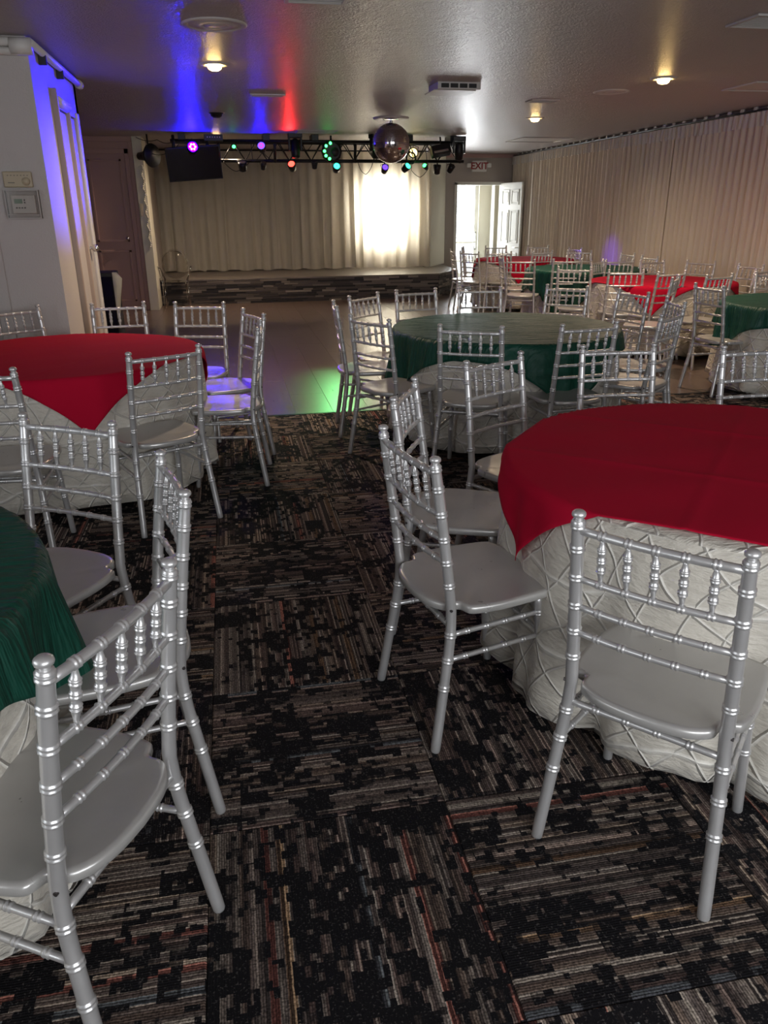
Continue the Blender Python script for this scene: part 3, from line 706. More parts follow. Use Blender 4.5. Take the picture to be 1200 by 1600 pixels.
CHAIRS = [
 (.785, 1.257, 42, 'large silver bamboo-style chair nearest the camera on the right, back turned to us', G1),
 (.440, 1.967, 12, 'silver chair left of the near red table, its whole seat visible facing right', G1),
 (.578, 2.630, -25, 'silver chair just behind the full-seat chair left of the near red table, rails bowed', G1),
 (1.078, 3.139, -61, 'silver chair behind the corner of the near red cloth, angled towards that table', G1),
 (1.725, 3.300, -95, 'silver chair on the far side of the near red table, facing the camera', G1),
 (2.330, 3.150, -92, 'silver chair at the right picture edge on the far side of the near red table', G1),
 (1.254, 4.058, 63, 'silver chair in front of the large green table, showing the white skirt through its rails', G2),
 (1.910, 3.998, 97, 'silver chair at the front right of the large green table, back to the camera', G2),
 (2.970, 4.937, 169, 'silver chair right of the large green table, rear one of an overlapping angled pair', G2),
 (2.585, 4.318, 129, 'silver chair right of the large green table, nearer one of an overlapping angled pair', G2),
 (2.990, 5.565, 191, 'silver chair turned left at the far right of the large green table, tilted posts', G2),
 (2.678, 6.080, -134, 'silver chair behind the large green table at its right, facing the camera', G2),
 (1.960, 6.130, -96, 'silver chair behind the middle of the large green table, facing the camera', G2),
 (1.430, 6.100, -78, 'silver chair behind the left of the large green table, against the dance floor', G2),
 (.970, 5.830, -48, 'silver chair left of the large green table, farthest of the three there', G2),
 (.685, 5.300, -4, 'silver chair seen edge-on, leftmost at the large green table, green light beside it', G2),
 (.786, 4.543, 32, 'silver chair left of the large green table with violet light on its seat', G2),
 (-.311, 3.664, 118, 'silver chair in front of the left red table, back turned, right of the hanging corner', G3),
 (.134, 4.988, 200, 'silver chair right of the left red table, rear one of the pair on the aisle', G3),
 (.147, 4.400, 175, 'silver chair seen edge-on on the aisle, right of the left red table', G3),
 (-.210, 5.580, -105, 'silver chair behind the left red table, against the brown dance floor', G3),
 (-.757, 5.690, -84, 'silver chair behind the left red table beside the violet-lit closet wall', G3),
 (-1.40, 5.560, -50, 'silver chair behind the left red table in front of the white closet door', G3),
 (-1.045, 3.340, 85, 'silver chair cut by the left picture edge, in front of the left red table', G3),
 (-.516, 2.434, -121, 'silver chair below the hanging red corner, its seat towards the near green cloth', G4),
 (-.170, 1.845, 193, 'silver chair on the aisle seen nearly edge-on, behind the nearest left chair', G4),
 (-.219, 1.161, 153, 'largest silver chair at the lower left, nearest the camera, seat running out of frame', G4),
 (3.917, 7.490, 73, 'silver chair directly in front of the middle-distance red table, back to the camera', G5),
 (3.600, 8.020, 60, 'silver chair left of the middle-distance red table, front one of the crowded cluster', G5),
 (4.330, 9.020, -50, 'silver chair at the back left of the middle-distance red table, rail sloping', G5),
 (4.950, 8.850, -80, 'silver chair behind the middle-distance red table, facing the camera before the sheers', G5),
 (5.400, 8.550, -150, 'silver chair at the back right of the middle-distance red table, against the sheers', G5),
 (5.560, 7.850, 190, 'silver chair close to the right wall, rear one of an overlapping pair', G5),
 (5.330, 7.300, 118, 'silver chair close to the right wall, front one of an overlapping pair', G5),
 (4.250, 7.200, 103, 'silver chair in front of the right end of the middle-distance red cloth', G5),
 (3.975, 6.660, 141, 'silver chair turned left, just left of the pair before the right green table', G5),
 (4.480, 6.760, 107, 'silver chair behind the tall right-facing chair at the right green table', G6),
 (3.790, 5.840, 7, 'tall silver chair facing right towards the right green table, full height visible', G6),
 (5.130, 6.900, -95, 'silver chair at the right picture edge behind the right green table', G6),
 (4.080, 9.310, 72, 'silver chair in front of the far green table, back to the camera, dark rail', G7),
 (4.640, 9.060, 84, 'silver chair in front of the far green table, right one showing its back', G7),
 (3.520, 9.420, 60, 'silver chair standing alone before the far tables, its seat and legs all visible', G7),
 (3.620, 10.45, -10, 'silver chair seen edge-on left of the far green table, twisted-looking back', G7),
 (5.440, 10.40, 182, 'silver chair right of the far green table, small against the sheers', G7),
 (5.330, 9.600, 186, 'silver chair standing edge-on against the sheers behind the middle-distance red table', G7),
 (5.060, 11.15, -109, 'silver chair behind the far green table beside the violet light on the sheers', G7),
 (5.350, 11.95, 190, 'silver chair catching white light, left of the violet light on the sheers', G7),
 (3.870, 11.25, 71, 'silver chair in front of the farthest red table, left one with its back to us', G8),
 (4.520, 11.22, 103, 'silver chair in front of the farthest red table, right one with its back to us', G8),
 (4.400, 12.98, -105, 'silver chair behind the farthest red table, in front of the open white door', G8),
 (5.090, 12.85, -120, 'silver chair behind the farthest red table at its right, before the sheers', G8),
 (3.480, 11.45, 35, 'silver chair left of the farthest red table, front one in the doorway light', G8),
 (3.400, 12.08, -5, 'silver chair left of the farthest red table, leftmost one in the doorway light', G8),
 (3.760, 12.75, -20, 'silver chair left of the farthest red table, rear one in the doorway light', G8),
]
for c in CHAIRS: put_chair(*c)

# ------------------------------------------------------------------ tables and cloths
TZ = 0.712
def skirt_fold(a, seed):
    return sin(a*13+seed)+.5*sin(a*23+seed*2.1)+.3*sin(a*37+seed*.7)
def ivory_mesh(r, seed, floor_gap=.05, top=TZ):
    bm = bmesh.new(); uvl = bm.loops.layers.uv.new('UVMap'); n = 168; rows = [(r*.0, 0), (r*.5, 0), (r*.93, 0), (r*.985, .002), (r, .010)]
    nz = 11; H = top-floor_gap
    rings = []
    for k, (rad, dz) in enumerate(rows):
        if rad == 0: rings.append([bm.verts.new((0, 0, top))])
        else: rings.append([bm.verts.new((rad*cos(2*pi*i/n), rad*sin(2*pi*i/n), top-dz)) for i in range(n)])
    for j in range(1, nz+1):
        t = j/nz; row = []
        for i in range(n):
            a = 2*pi*i/n; f = skirt_fold(a, seed)
            rad = r+.006+.024*t+(.005+.028*t)*t**.5*f
            hem = .012*sin(a*5+seed)+.014*f*.6 if j == nz else 0
            row.append(bm.verts.new((rad*cos(a), rad*sin(a), top-.010-(H-.010)*t+hem)))
        rings.append(row)
    for a_, b_ in zip(rings, rings[1:]):
        for i in range(n):
            if len(a_) == 1: f_ = bm.faces.new((a_[0], b_[i], b_[(i+1) % n]))
            else: f_ = bm.faces.new((a_[i], b_[i], b_[(i+1) % n], a_[(i+1) % n]))
    bm.normal_update()
    for f_ in bm.faces:
        flat = abs(f_.normal.z) > .7
        cs = f_.calc_center_median(); ac = math.atan2(cs.y, cs.x)
        for l_ in f_.loops:
            co = l_.vert.co
            if flat: l_[uvl].uv = (co.x, co.y)
            else:
                a = math.atan2(co.y, co.x)
                while a-ac > pi: a -= 2*pi
                while a-ac < -pi: a += 2*pi
                l_[uvl].uv = (a*r, co.z)
    return bm
def overlay_mesh(r, half, rot, seed, maxdrop=None, n=96, top=TZ+.004, flare=.08, fold=1.0, shift=(0, 0), crease=0):
    bm = bmesh.new(); g = []
    for j in range(n+1):
        row = []
        for i in range(n+1):
            x0_, y0_ = (2*i/n-1)*half, (2*j/n-1)*half; x, y = x0_+shift[0], y0_+shift[1]
            rho = math.hypot(x, y); lim = 9 if maxdrop is None else r+maxdrop
            if rho > lim: x *= lim/rho; y *= lim/rho; rho = lim
            a = math.atan2(y, x)+rot
            if rho <= r+.012: rad, z = rho, top+0.0016*sin(x*17+seed)*sin(y*13)+crease*(.004*max(0, 1-abs(abs(x0_)-half*.36)/.016)+.003*max(0, 1-abs(y0_-half*.1)/.016))
            else:
                d_ = rho-r-.012; f = skirt_fold(a, seed)
                rad = r+.012+.010*min(1, d_/.02)+flare*d_+ (fold*.04*d_**.8*f)
                z = top-.004*min(1, d_/.01)-d_*.985
            row.append(bm.verts.new((rad*cos(a), rad*sin(a), z)))
        g.append(row)
    for j in range(n):
        for i in range(n):
            try: bm.faces.new((g[j][i], g[j][i+1], g[j+1][i+1], g[j+1][i]))
            except ValueError: pass
    return bm
def table(x, y, r, colour, half, rot, seed, tl, cl, ol, maxdrop=None, fold=1.0, gap=.05, shift=(0, 0), crease=0):
    t = thing('round_table', tl, 'table', (x, y, 0), 0, 'round banquet tables')
    bm = bmesh.new(); add_lathe(bm, [(0, TZ-.03), (r-.01, TZ-.03), (r-.004, TZ-.02), (r-.006, TZ-.006), (0, TZ-.006)], 64); part('tabletop', fix(bm), M['trim_tan'], t)
    for k in range(4):
        a = k*pi/2+.4; bm = bmesh.new(); add_tube(bm, [(.5*cos(a), .5*sin(a), 0), (.5*cos(a), .5*sin(a), TZ-.03)], .014, 8); part('leg', bm, M['black'], t)
    bm = ivory_mesh(r, seed, gap); o = link('ivory_tablecloth', mesh_from_bm(bm, 'ivory_tablecloth', True), M['ivory'], None, (x, y, 0))
    tag(o, cl, 'tablecloth', 'ivory pintuck tablecloths reaching the floor')
    md = o.modifiers.new('thickness', 'SOLIDIFY'); md.thickness = .002; md.offset = -1
    bm = overlay_mesh(r, half, rot, seed, maxdrop, fold=fold, shift=shift, crease=crease)
    bmesh.ops.remove_doubles(bm, verts=bm.verts[:], dist=.0001)
    nm = 'red_overlay' if colour == 'red_cloth' else 'green_overlay'
    o2 = link(nm, mesh_from_bm(bm, nm, True), M[colour], None, (x, y, 0))
    tag(o2, ol, 'tablecloth', 'coloured square overlays on the round tables')
    md = o2.modifiers.new('thickness', 'SOLIDIFY'); md.thickness = .002; md.offset = 1
    return o2
RT = .745
table(1.565, 2.075, RT, 'red_cloth', .73, RAD(50), 1.0, 'round table at the near right under a crimson overlay', 'ivory crinkled cloth hanging to the floor on the near right table', 'crimson square cloth on the near right table, one corner pointing left', fold=1.3, shift=(.03, .0), crease=1)
table(-.94, 4.64, RT, 'red_cloth', .74, RAD(-74+45), 2.3, 'round table at the left under a crimson overlay', 'ivory crinkled cloth on the left table beneath the hanging crimson corner', 'crimson square cloth on the left table, corner hanging towards the camera', fold=.8, crease=.5)
table(1.81, 5.07, RT, 'green_cloth', .86, RAD(-125), 4.1, 'large round table in the middle under a dark green satin overlay', 'ivory crinkled cloth on the large middle table, showing below green satin', 'dark green satin cloth on the large middle table beside the dance floor', .32, 2.2)
table(-1.22, 1.62, RT, 'green_cloth', .86, RAD(-35), 5.7, 'round table mostly outside the lower left picture edge', 'ivory cloth of the table at the lower left picture edge', 'dark green satin cloth draped at the left picture edge', .34, 2.0)
table(4.59, 7.96, RT, 'red_cloth', .74, RAD(10), 6.2, 'round table in the middle distance on the right, under crimson', 'ivory cloth under the crimson one in the middle distance on the right', 'crimson cloth on the table in the middle distance before the sheers')
table(4.80, 5.80, RT, 'green_cloth', .90, RAD(30), 7.7, 'round table at the right picture edge under dark green satin', 'ivory cloth showing under green satin at the right picture edge', 'dark green satin cloth on the table at the right picture edge', .36, 2.4)
table(4.56, 12.07, RT, 'red_cloth', .76, RAD(20), 8.9, 'farthest round table, near the open exit door, under crimson', 'ivory cloth on the farthest table near the exit door', 'crimson cloth on the farthest table near the exit door')
table(4.62, 9.95, RT, 'green_cloth', 1.0, RAD(0), 9.4, 'far round table between the two more distant red ones, under dark green', 'ivory cloth almost hidden under the far dark green one', 'dark green cloth on the far table between the two distant red ones', .5, 1.2)

# ------------------------------------------------------------------ ceiling fittings
def downlight(x, y, label, watts=88):
    t = thing('downlight', label, 'ceiling light', (x, y, HC), 0, 'recessed ceiling lights')
    bm = bmesh.new(); add_lathe(bm, [(.058, .001), (.060, -.006), (.085, -.012), (.108, -.008), (.112, .001)], 32); part('trim_ring', fix(bm), M['vent'], t, True)
    bm = bmesh.new(); add_lathe(bm, [(.050, 0.0), (.052, -.020), (.045, -.034), (.028, -.043), (0, -.046)], 24); part('bulb', fix(bm), M['warm_lamp'], t, True, 'glowing warm bulb')
    l = bpy.data.lights.new('downlight_glow', 'SPOT'); l.energy = watts; l.color = (1, .76, .54); l.shadow_soft_size = .05; l.spot_size = RAD(172); l.spot_blend = 1.0
    lo = bpy.data.objects.new('downlight_glow', l); COL.objects.link(lo); lo.parent = t; lo.location = (0, 0, -.06)
downlight(.017, 6.675, 'lit downlight at the upper left, below the large round speaker grille')
downlight(3.726, 6.82, 'lit downlight at the upper right, the brightest one')
downlight(3.772, 9.88, 'lit downlight behind the small dark slot grille on the right')
downlight(-.018, 12.73, 'small lit downlight just above the tilted black screen')
def roundgrille(x, y, r, label, dark=True):
    t = thing('ceiling_speaker', label, 'ceiling fixture', (x, y, HC), 0)
    bm = bmesh.new(); add_lathe(bm, [(r*.80, -.004), (r*.84, -.010), (r*.93, -.010), (r, -.003), (r, .001)], 40); part('rim', fix(bm), M['vent'], t, True)
    bm = bmesh.new(); add_lathe(bm, [(0, -.008), (r*.30, -.008), (r*.32, -.003), (r*.38, -.003), (r*.40, -.008), (r*.58, -.008), (r*.60, -.004), (r*.82, -.004)], 40); part('grille', fix(bm), M['vent'] if dark else M['wall_grey'], t, True)
roundgrille(.031, 5.332, .19, 'large round speaker grille at the upper left of the ceiling')
roundgrille(3.654, 7.638, .165, 'round white speaker grille on the right half of the ceiling')
def plate_grille(name, x, y, wx, wy, label, slats=8, dark=True, rz=0, cat='vent'):
    t = thing(name, label, cat, (x, y, HC), rz)
    f_ = .022
    part('frame', fix(boxes([(-wx, wx, -wy, -wy+f_, -.012, .001), (-wx, wx, wy-f_, wy, -.012, .001), (-wx, -wx+f_, -wy+f_, wy-f_, -.012, .001), (wx-f_, wx, -wy+f_, wy-f_, -.012, .001)], .002)), M['vent'], t)
    part('backing', box(-wx+f_, wx-f_, -wy+f_, wy-f_, -.003, .001), M['vent_dark'] if dark else M['vent'], t)
    for k in range(slats):
        yy = -wy+f_+(k+.5)*(2*wy-2*f_)/slats
        part('slat', box(-wx+f_, wx-f_, -.003, .003, -.009, -.004), M['vent'], t, loc=(0, yy, 0))
plate_grille('ceiling_vent', 3.20, 4.74, .16, .16, 'square ceiling vent cut by the upper right picture edge', 9)
plate_grille('ceiling_vent', 3.255, 8.34, .15, .10, 'small dark slot vent in front of the downlight on the right', 4)
plate_grille('ceiling_vent', .491, 8.284, .165, .06, 'narrow ceiling vent left of centre above the dance floor', 3)
plate_grille('ceiling_vent', .55, 4.60, .16, .12, 'ceiling vent at the very top edge of the picture', 6)
plate_grille('access_panel', 4.95, 7.12, .32, .26, 'square framed ceiling panel cut by the right picture edge', 0, False, cat='panel')
plate_grille('access_panel', 5.02, 12.9, .42, .42, 'square framed ceiling panel near the exit sign', 0, False, cat='panel')
plate_grille('ceiling_vent', 1.35, 11.9, .28, .2, 'dark ceiling vent just above the middle of the lighting truss', 5)
# surface diffuser box
t = thing('air_diffuser', 'boxy white ceiling air diffuser with dark slots, right of the mirror ball', 'air diffuser', (2.06, 7.42, HC))
part('housing', fix(prism([(-.18, -.16), (.20, -.16), (.20, .16), (-.18, .16)], -.055, 0)), M['vent'], t)
for k in range(4): part('slot', box(-.15+k*.082, -.082+k*.082, -.164, -.158, -.045, -.012, .001, 1), M['vent_dark'], t)
part('lower_plate', box(-.21, .17, -.13, .19, -.062, -.055, .002, 1), M['vent'], t)
# smoke detector
t = thing('smoke_detector', 'small dark dome detector on the ceiling above the small downlight', 'smoke detector', (.005, 9.81, HC))
bm = bmesh.new(); add_lathe(bm, [(0, -.055), (.035, -.052), (.06, -.035), (.068, -.012), (.08, -.010), (.08, 0)], 24); part('dome', fix(bm), M['black_plastic'], t, True)
bm = bmesh.new(); add_lathe(bm, [(.08, -.002), (.095, -.002), (.095, .001)], 24); part('base_ring', fix(bm), M['vent'], t, True)
# mirror ball
BX, BY, BZ, BR = 2.044, 10.09, 2.195, .222
t = thing('mirror_ball', 'large mirror ball hanging in front of the truss', 'mirror ball', (BX, BY, BZ))
bm = bmesh.new(); nl, nn_ = 34, 64
for j in range(nl):
    a0, a1 = -pi/2+pi*j/nl, -pi/2+pi*(j+1)/nl
    m_ = max(4, int(nn_*cos((a0+a1)/2)))
    for i in range(m_):
        b0, b1 = 2*pi*i/m_, 2*pi*(i+.93)/m_; a1s = a0+(a1-a0)*.93
        jx = random.uniform(-.02, .02)
        vs = [bm.verts.new(Vector((cos(a)*cos(b), cos(a)*sin(b), sin(a)))*(BR+jx*.02)) for a, b in ((a0, b0), (a0, b1), (a1s, b1), (a1s, b0))]
        if (vs[2].co-vs[3].co).length < 1e-5: bm.faces.new(vs[:3])
        else: bm.faces.new(vs)
me_ = fix(bm); part('mirror_facets', me_, new_mat('mirror_facet', (.62, .58, .60), .10, 1.0), t)
bm = bmesh.new(); bmesh.ops.create_uvsphere(bm, u_segments=32, v_segments=20, radius=BR-.003); part('core', bm, M['black_plastic'], t, True)
bm = bmesh.new(); add_tube(bm, [(0, 0, BR-.01), (0, 0, HC-BZ)], .006, 8); add_tube(bm, [(0, 0, BR-.01), (0, 0, BR+.02)], .02, 12); part('hanger', bm, M['chrome'], t, True)
t = thing('motor_plate', 'round silver ceiling plate from which the mirror ball hangs', 'ceiling fixture', (BX, BY, HC))
bm = bmesh.new(); add_lathe(bm, [(.09, -.012), (.155, -.020), (.20, -.020), (.215, -.006), (.215, .001)], 40); part('rim', fix(bm), M['vent'], t, True)
bm = bmesh.new(); add_lathe(bm, [(0, -.02), (.09, -.02), (.11, -.006), (.16, -.006)], 32); part('plate', fix(bm), M['chrome'], t, True)

# ------------------------------------------------------------------ truss and stage lights
TY = 12.5; ZT, ZB = 2.375, 2.125
tr = thing('lighting_truss', 'long black lighting truss hanging below the ceiling across the stage front', 'truss', (0, TY, 0))
def tube_part(name, pts, r, parent, mt_=None, n=8, lab=None):
    bm = bmesh.new(); add_tube(bm, pts, r, n); return part(name, bm, mt_ or M['black'], parent, True, lab)
tube_part('chord', [(-.66, -.12, ZT), (3.64, -.12, ZT)], .024, tr); tube_part('chord', [(-.66, .12, ZT), (3.64, .12, ZT)], .024, tr)
tube_part('chord', [(-.05, 0, ZB), (3.66, 0, ZB)], .024, tr)
k = 0; x = .05
while x < 3.55:
    for yy in (-.12, .12):
        x2 = min(x+.16, 3.6)
        tube_part('brace', [(x, yy if k % 2 else 0, ZT if k % 2 else ZB), (x2, 0 if k % 2 else yy, ZB if k % 2 else ZT)], .007, tr, n=6)
    x += .16; k += 1
for xx in (.0, .80, 1.98, 3.6):
    tube_part('coupler_post', [(xx, -.1, ZT+.02), (xx, 0, ZB-.02)], .022, tr)
for xx in (.68, 1.38, 2.78, 3.45, -.5): part('clamp_block', box(xx-.05, xx+.05, -.16, .16, ZT+.01, HC, .004, 1), M['black'], tr)
# loose cables
def cable(pts, label, r=.005):
    pts = [Vector(p) for p in pts]; out = []
    for a, b in zip(pts, pts[1:]):
        for k_ in range(6):
            tt = k_/6; p = a.lerp(b, tt); p.z -= 4*tt*(1-tt)*.10*(b-a).length; out.append(p)
    out.append(pts[-1]); bm = bmesh.new(); add_tube(bm, out, r, 6)
    tag(link('power_cable', mesh_from_bm(bm, 'cable', True), M['black']), label, 'cable', 'black cables around the lighting truss')
cable([(-1.15, 12.7, 2.44), (-.85, 12.6, 2.40), (-.62, TY-.1, 2.36)], 'black cable from the pink wall corner to the left truss end')
cable([(-.95, 12.5, 2.22), (-.72, 12.45, 2.22), (-.55, TY-.1, 2.33)], 'black cable from the round black speaker to the truss')
cable([(.05, TY-.05, 2.12), (.22, TY-.1, 1.98), (.42, TY-.05, 2.10)], 'black cable sagging beside the leftmost hanging lamp')
cable([(1.95, TY-.08, 2.36), (2.05, TY-.1, 2.0), (2.12, TY-.12, 1.94), (2.2, TY-.1, 2.02), (2.3, TY-.08, 2.34)], 'black cable loop hanging left of the mirror ball')
cable([(2.85, TY-.08, 2.34), (2.82, TY-.1, 2.0), (2.95, TY-.12, 1.90), (3.08, TY-.1, 2.02), (3.04, TY-.08, 2.34)], 'black cable loop hanging right of the mirror ball')
cable([(.46, TY-.13, 2.36), (.47, TY-.13, 2.1), (.62, TY-.13, 2.24), (.75, TY-.13, 2.13)], 'black cable tangle beside the blue lamp on the truss')
cable([(1.2, TY-.13, 2.36), (1.24, TY-.13, 2.24), (1.34, TY-.13, 2.35)], 'black cable curl right of the upright moving head')
bm = bmesh.new(); pts = [(2.83+.07*cos(a*.35), TY-.03, 2.17+.08*sin(a*.35)) for a in range(19)]; add_tube(bm, pts, .013, 8)
tag(link('cable_coil', mesh_from_bm(bm, 'cable_coil', True), M['black']), 'thick black cable coil on the truss right of the mirror ball', 'cable')

def parcan(x, z, face, lens, label, r=.055, tilt=-25, yaw=0, ln=.13, top=ZB-.02, y=TY-.04):
    """short round can hung from the truss in a yoke; lens looks along -Y before tilt/yaw"""
    t = thing('stage_lamp', label, 'stage light', (x, y, z), 0, 'stage lamps on the truss')
    R_ = Matrix.Rotation(RAD(yaw), 4, 'Z') @ Matrix.Rotation(RAD(tilt), 4, 'X')
    bm = bmesh.new()
    add_tube(bm, [R_ @ Vector(p) for p in ((0, ln*.5, 0), (0, ln*.42, 0), (0, -ln*.1, 0), (0, -ln*.5, 0), (0, -ln*.46, 0))], [r*.55, r*.85, r, r*1.03, r*.9], 18); part('body', fix(bm), M['black'], t, True)
    bm = bmesh.new(); add_tube(bm, [R_ @ Vector((0, -ln*.44, 0)), R_ @ Vector((0, -ln*.52, 0))], [r*.88, r*.80], 18); ls = part('lens', fix(bm), M[face], t, False, 'glowing lens' if lens else None)
    if lens:
        for k_ in range(6):
            a = k_*pi/3; bm = bmesh.new(); c_ = Vector((r*.45*cos(a), 0, r*.45*sin(a)))
            add_tube(bm, [R_ @ (c_+Vector((0, -ln*.5, 0))), R_ @ (c_+Vector((0, -ln*.56, 0)))], [r*.2, r*.12], 8); part('led', bm, M[lens], ls, True)
    bm = bmesh.new(); add_tube(bm, [(-r*1.15, 0, 0), (-r*1.15, 0, r*1.2), (0, 0, r*1.5), (r*1.15, 0, r*1.2), (r*1.15, 0, 0)], .006, 6)
    add_tube(bm, [(0, 0, r*1.4), (0, 0, max(r*1.6, top-z))], .010, 8); part('yoke', bm, M['black'], t, True)
    return t
parcan(-.356, 2.262, 'led_blue', 'led_pink', 'brightest blue lamp, glowing over the tilted black screen', .078, -15, 5, .14, ZT, TY-.32)
parcan(.215, 2.292, 'led_green', None, 'tiny green lamp left on the truss', .030, -15, 0, .07, ZT, TY-.13)
parcan(.607, 2.285, 'led_blue_dim', 'led_blue', 'dim blue lamp inside the left half of the truss', .062, -25, -10, .12, ZT, TY-.2)
parcan(.324, 2.045, 'led_dim', None, 'unlit black lamp hanging leftmost under the truss', .062, -65, 0, .13)
parcan(.62, 2.055, 'led_dim', None, 'small unlit black lamp under the left half of the truss', .040, -60, 10, .11)
parcan(1.04, 2.045, 'led_red', 'led_red', 'red lamp hanging under the truss', .058, -35, -15, .13)
parcan(1.371, 2.065, 'led_dim', None, 'small square-looking unlit lamp between the red and the cyan ones', .042, -70, 0, .10)
parcan(1.694, 2.025, 'led_cyan', 'led_green', 'cyan lamp hanging under the truss below the green fixture', .058, -30, 0, .12)
parcan(2.422, 2.010, 'led_violet', 'led_blue_dim', 'violet lamp hanging below the mirror ball', .052, -30, 0, .12)
parcan(2.747, 2.030, 'led_cyan', 'led_green', 'teal lamp right of the violet one under the truss', .054, -30, 30, .12)
parcan(3.055, 2.045, 'led_green', None, 'small oval green lamp under the right half of the truss', .036, -30, -40, .09)
parcan(3.236, 2.010, 'led_dim', None, 'unlit box-shaped lamp under the right half of the truss', .050, -80, 0, .14)
parcan(3.448, 2.020, 'led_dim', None, 'rightmost unlit lamp under the truss, twisted', .048, -55, 40, .12)
parcan(2.90, 2.245, 'led_yellow', None, 'round yellow lamp glowing inside the truss right of the mirror ball', .075, -10, 0, .08, ZT, TY+.16)
parcan(3.60, 2.415, 'led_yellow', None, 'small pale yellow lamp at the right end on top of the truss', .035, -10, 70, .07, HC-.01, TY+.3)
def moving_head(x, z, label, rz=0, tilt=0, s=1.0, y=TY-.22):
    t = thing('moving_head_light', label, 'stage light', (x, y, z), rz, 'moving head lights on the truss')
    part('base', box(-.10*s, .10*s, -.07*s, .07*s, .10*s, .17*s, .008), M['black'], t)
    for s_ in (-1, 1): part('yoke_arm', box(s_*.085*s-.014, s_*.085*s+.014, -.035*s, .035*s, -.07*s, .11*s, .006), M['black'], t)
    bm = bmesh.new(); add_tube(bm, [(0, .02, .08*s), (0, .01, .06*s), (0, -.01, -.06*s), (0, -.03, -.15*s), (0, -.032, -.16*s)], [.035*s, .062*s, .068*s, .060*s, .048*s], 16)
    h = part('head', bm, M['black'], t, True); h.rotation_euler = (RAD(tilt), 0, 0)
    bm = bmesh.new(); add_tube(bm, [(0, -.033, -.158*s), (0, -.034, -.166*s)], [.040*s, .036*s], 14); part('lens', bm, M['led_dim'], h, True)
moving_head(1.083, 2.315, 'upright black moving head light above the red lamp', 0, 0, 1.0)
moving_head(2.27, 2.315, 'black moving head light half hidden by the left of the mirror ball', .3, 10, 1.0)
moving_head(3.522, 2.29, 'black moving head light at the right end of the truss', -.2, 25, .95)
# green multi-eye derby
t = thing('derby_light', 'big black disco light with glowing green eyes in the middle of the truss', 'stage light', (1.60, TY-.24, 2.24))
bm = bmesh.new(); add_tube(bm, [(0, .07, 0), (0, .06, 0), (0, -.04, 0), (0, -.06, 0)], [.10, .145, .15, .12], 10); part('housing', fix(bm), M['black'], t)
for k_, a in enumerate((100, 140, 180, 215, 250)):
    bm = bmesh.new(); c_ = Vector((.105*cos(RAD(a)), 0, .105*sin(RAD(a)))); add_tube(bm, [c_+Vector((0, -.05, 0)), c_+Vector((0, -.075, 0))], [.024, .016], 12); part('green_eye', bm, M['led_green'], t, True, 'glowing green eye')
bm = bmesh.new(); add_tube(bm, [(.04, -.05, -.01), (.04, -.08, -.01)], [.07, .05], 16); part('centre_hub', fix(bm), M['black_plastic'], t, True)
bm = bmesh.new(); add_tube(bm, [(0, .02, .14), (0, .02, .21)], .015, 8); part('hook', bm, M['black'], t, True)
# long scanner
t = thing('scanner_light', 'tilted black box-shaped light between the mirror ball and the truss end', 'stage light', (3.24, TY-.22, 2.255), 0)
p_ = part('housing', box(-.145, .145, -.07, .07, -.065, .075, .012), M['black'], t, rot=(RAD(-20), RAD(-10), 0))
part('window', box(-.12, .10, -.076, -.068, -.045, -.01, .003, 1), M['chrome'], p_)
bm = bmesh.new(); add_tube(bm, [(0, 0, .06), (0, .05, .19)], .012, 8); part('hook', bm, M['black'], t, True)
# tilted screen
t = thing('flat_screen', 'black flat screen tilted down, hanging at the left end of the truss', 'television', (-.352, TY-.26, 2.075), RAD(4))
sc_ = part('casing', box(-.375, .375, -.02, .03, -.222, .222, .006), M['black_plastic'], t, rot=(RAD(14), RAD(-4), 0))
part('display', box(-.362, .362, -.0235, -.019, -.208, .208, .001, 1), M['screen'], sc_, label='glossy dark display')
tube_part('mount', [(-.26, .02, .20), (-.26, .12, .36)], .022, t); tube_part('mount', [(.20, .02, .20), (.20, .12, .36)], .022, t)
t = thing('controller_box', 'small black control box on the truss above the screen', 'control box', (-.06, TY-.2, 2.40), 0)
part('case', box(-.13, .13, -.07, .07, -.035, .05, .004), M['black_plastic'], t)
for k_ in range(6): part('button', box(-.09+k_*.034, -.075+k_*.034, -.074, -.069, .005, .02), M['vent'], t)
# round black speaker / fan at the left
t = thing('round_speaker', 'round black horn speaker fixed beside the pale pillar, left of the screen', 'speaker', (-.98, 12.55, 2.19), RAD(20))
bm = bmesh.new(); add_tube(bm, [(-.20, .0, 0), (-.10, 0, 0), (-.02, 0, 0), (.055, 0, 0), (.075, 0, 0)], [.05, .06, .10, .16, .15], 26); part('horn', fix(bm), M['black'], t, True, rot=(0, 0, RAD(-62)))
bm = bmesh.new(); add_tube(bm, [(0, 0, .08), (0, 0.03, HC-2.19)], .012, 8); part('bracket', bm, M['black'], t, True)

